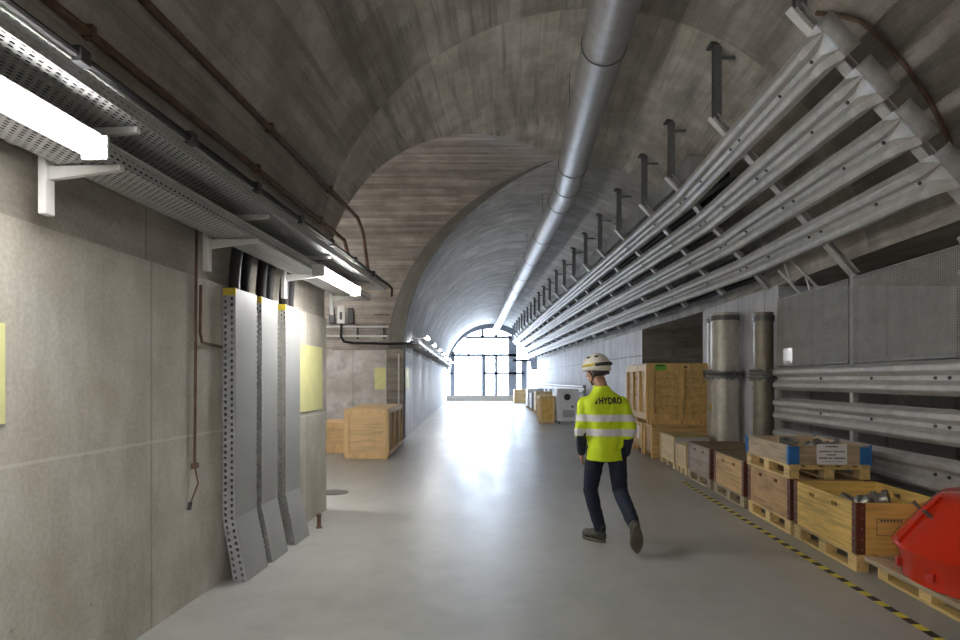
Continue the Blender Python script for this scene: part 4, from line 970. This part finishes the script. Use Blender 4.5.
for z0, z1, nm in ((1.205, 1.27, 'reflective_band'), (1.065, 1.135, 'reflective_band')):
    bm = bmesh.new(); bm.from_mesh(jk.data)
    for z, s in ((z0, -1), (z1, 1)):
        g = bm.verts[:]+bm.edges[:]+bm.faces[:]
        bmesh.ops.bisect_plane(bm, geom=g, plane_co=(0, 0, z), plane_no=(0, 0, s), clear_outer=True)
    bm.normal_update()
    for v in bm.verts: v.co += v.normal*.003
    me = bpy.data.meshes.new(nm); bm.to_mesh(me); bm.free(); me.materials.clear(); me.materials.append(M['reflective']); me.polygons.foreach_set('use_smooth', [True]*len(me.polygons))
    o = bpy.data.objects.new(nm, me); C.objects.link(o); o.parent = jk
# dark lower sleeves
for E, Wr in ((Le, Lw), (Re, Rw)):
    m = MB().chain([E.lerp(Wr, .12), E.lerp(Wr, .5), E.lerp(Wr, .97)], [.053, .050, .042]); remesh(m, 'lower_sleeve', M['navy'], .009, 2, per, lambda p: noise.noise(p*24)*.004)
# lettering on the back
def onto_back(x, z, off=.004):
    h = bvh.ray_cast(V((x, -1, z)), V((0, 1, 0)))
    return (h[0]+V((0, -off, 0))) if h[0] else V((x, -.15, z))
cu = bpy.data.curves.new('t', 'FONT'); cu.body = 'HYDRO'; cu.size = .082; cu.offset = .0035; cu.space_character = 1.08; cu.resolution_u = 3
ob = bpy.data.objects.new('t', cu); C.objects.link(ob); dg = bpy.context.evaluated_depsgraph_get(); dg.update(); tm = bpy.data.meshes.new_from_object(ob.evaluated_get(dg)); bpy.data.objects.remove(ob)
bm = bmesh.new(); bm.from_mesh(tm); bmesh.ops.triangulate(bm, faces=bm.faces[:]); bmesh.ops.subdivide_edges(bm, edges=[e for e in bm.edges if e.calc_length() > .012], cuts=2); bm.to_mesh(tm); bm.free()
xs = [v.co.x for v in tm.vertices]; wdt = max(xs)-min(xs); sc_ = .225/wdt
TX, TZ = -.085, 1.375
for v in tm.vertices: v.co = onto_back(TX+(v.co.x-min(xs))*sc_, TZ+v.co.y*1.0)
tm.materials.append(M['navy']); o = bpy.data.objects.new('lettering', tm); C.objects.link(o); o.parent = jk
em = MB()
for (x0, z0), (x1, z1) in (((-.118, 1.372), (-.096, 1.384)), ((-.112, 1.384), (-.094, 1.42)), ((-.122, 1.384), (-.106, 1.398)), ((-.118, 1.372), (-.124, 1.384))):
    n = 4; dx, dz = x1-x0, z1-z0; L = math.hypot(dx, dz); px_, pz_ = -dz/L*.004, dx/L*.004
    em.loft([[onto_back(x0+dx*i/n+px_, z0+dz*i/n+pz_) for i in range(n+1)], [onto_back(x0+dx*i/n-px_, z0+dz*i/n-pz_) for i in range(n+1)]])
em.build('emblem', M['navy'], jk)
# trousers
tr = MB(); tr.ell((.01, 0.01, .93), (.175, .125, .13), None, 24, 14)
tr.chain([Lh, Lh.lerp(Lk, .5), Lk, Lk.lerp(La, .4), La+V((0, 0, .03))], [.098, .088, .072, .068, .058]); tr.chain([Rh, Rh.lerp(Rk, .5), Rk, Rk.lerp(Ra, .4), Ra.lerp(Rk, .06)], [.098, .088, .074, .07, .06])
remesh(tr, 'trousers', M['denim'], .011, 3, per, lambda p: noise.noise(V((p.x*14, p.y*14, p.z*20)))*.006 + noise.noise(V((p.x*30, p.y*30, p.z*45)))*.003*(1 if p.z < .35 else .5))
# boots
def boot(X):
    m = MB()
    def e(c, r): m.ell(X @ V(c), r, X.to_3x3())
    e((0, .20, .056), (.054, .082, .050)); e((0, .13, .065), (.050, .1, .055)); e((0, .05, .065), (.045, .068, .060)); m.chain([X @ V((0, .055, .08)), X @ V((0, .05, .155))], [.052, .054]); e((0, .115, .095), (.03, .055, .03))
    bo = remesh(m, 'boot', M['boot'], .008, 3, per)
    out = []
    for k in range(36):
        a = 2*PI*k/36; y = .135+.148*math.sin(a); wv = .049+.010*math.sin((y-.0)/.28*PI*1.3-1.2); out.append((math.cos(a)*wv*(1-.10*math.sin(a)**6), y))
    s = MB(); s.loft([[X @ V((x, y, z)) for x, y in out] for z in (-.002, .026)], True, True); so = s.build('sole', M['sole'], bo, bevel=.004)
    t_ = MB()
    for k in range(9):
        y = .02+k*.028; t_.box(-.028, .028, y, y+.014, -.004, .002, X)
    t_.build('tread', M['sole'], so)
    l = MB()
    for k in range(4): l.tube([X @ V((-.022, .10+k*.022, .118-k*.006)), X @ V((.022, .10+k*.022, .118-k*.006))], .0035, 6)
    l.build('laces', M['dark'], bo)
    m = MB().lathe([(.05, .0), (.052, .02), (.048, .04)], 18, cap=False)
    return bo
def frame_m(o, y, z):
    y = V(y).normalized(); z = V(z); z = (z-y*z.dot(y)).normalized(); x = y.cross(z); X = Matrix((x, y, z)).transposed().to_4x4(); X.translation = V(o); return X
dL = V((-.62, .78, 0)).normalized(); boot(frame_m(V((La.x, La.y, .004))-dL*.055, dL, (0, 0, 1)))
dR = V((.06, .20, -.97)).normalized(); boot(frame_m(V((.192, -.445, .298)), dR, (0, 1, .2)))
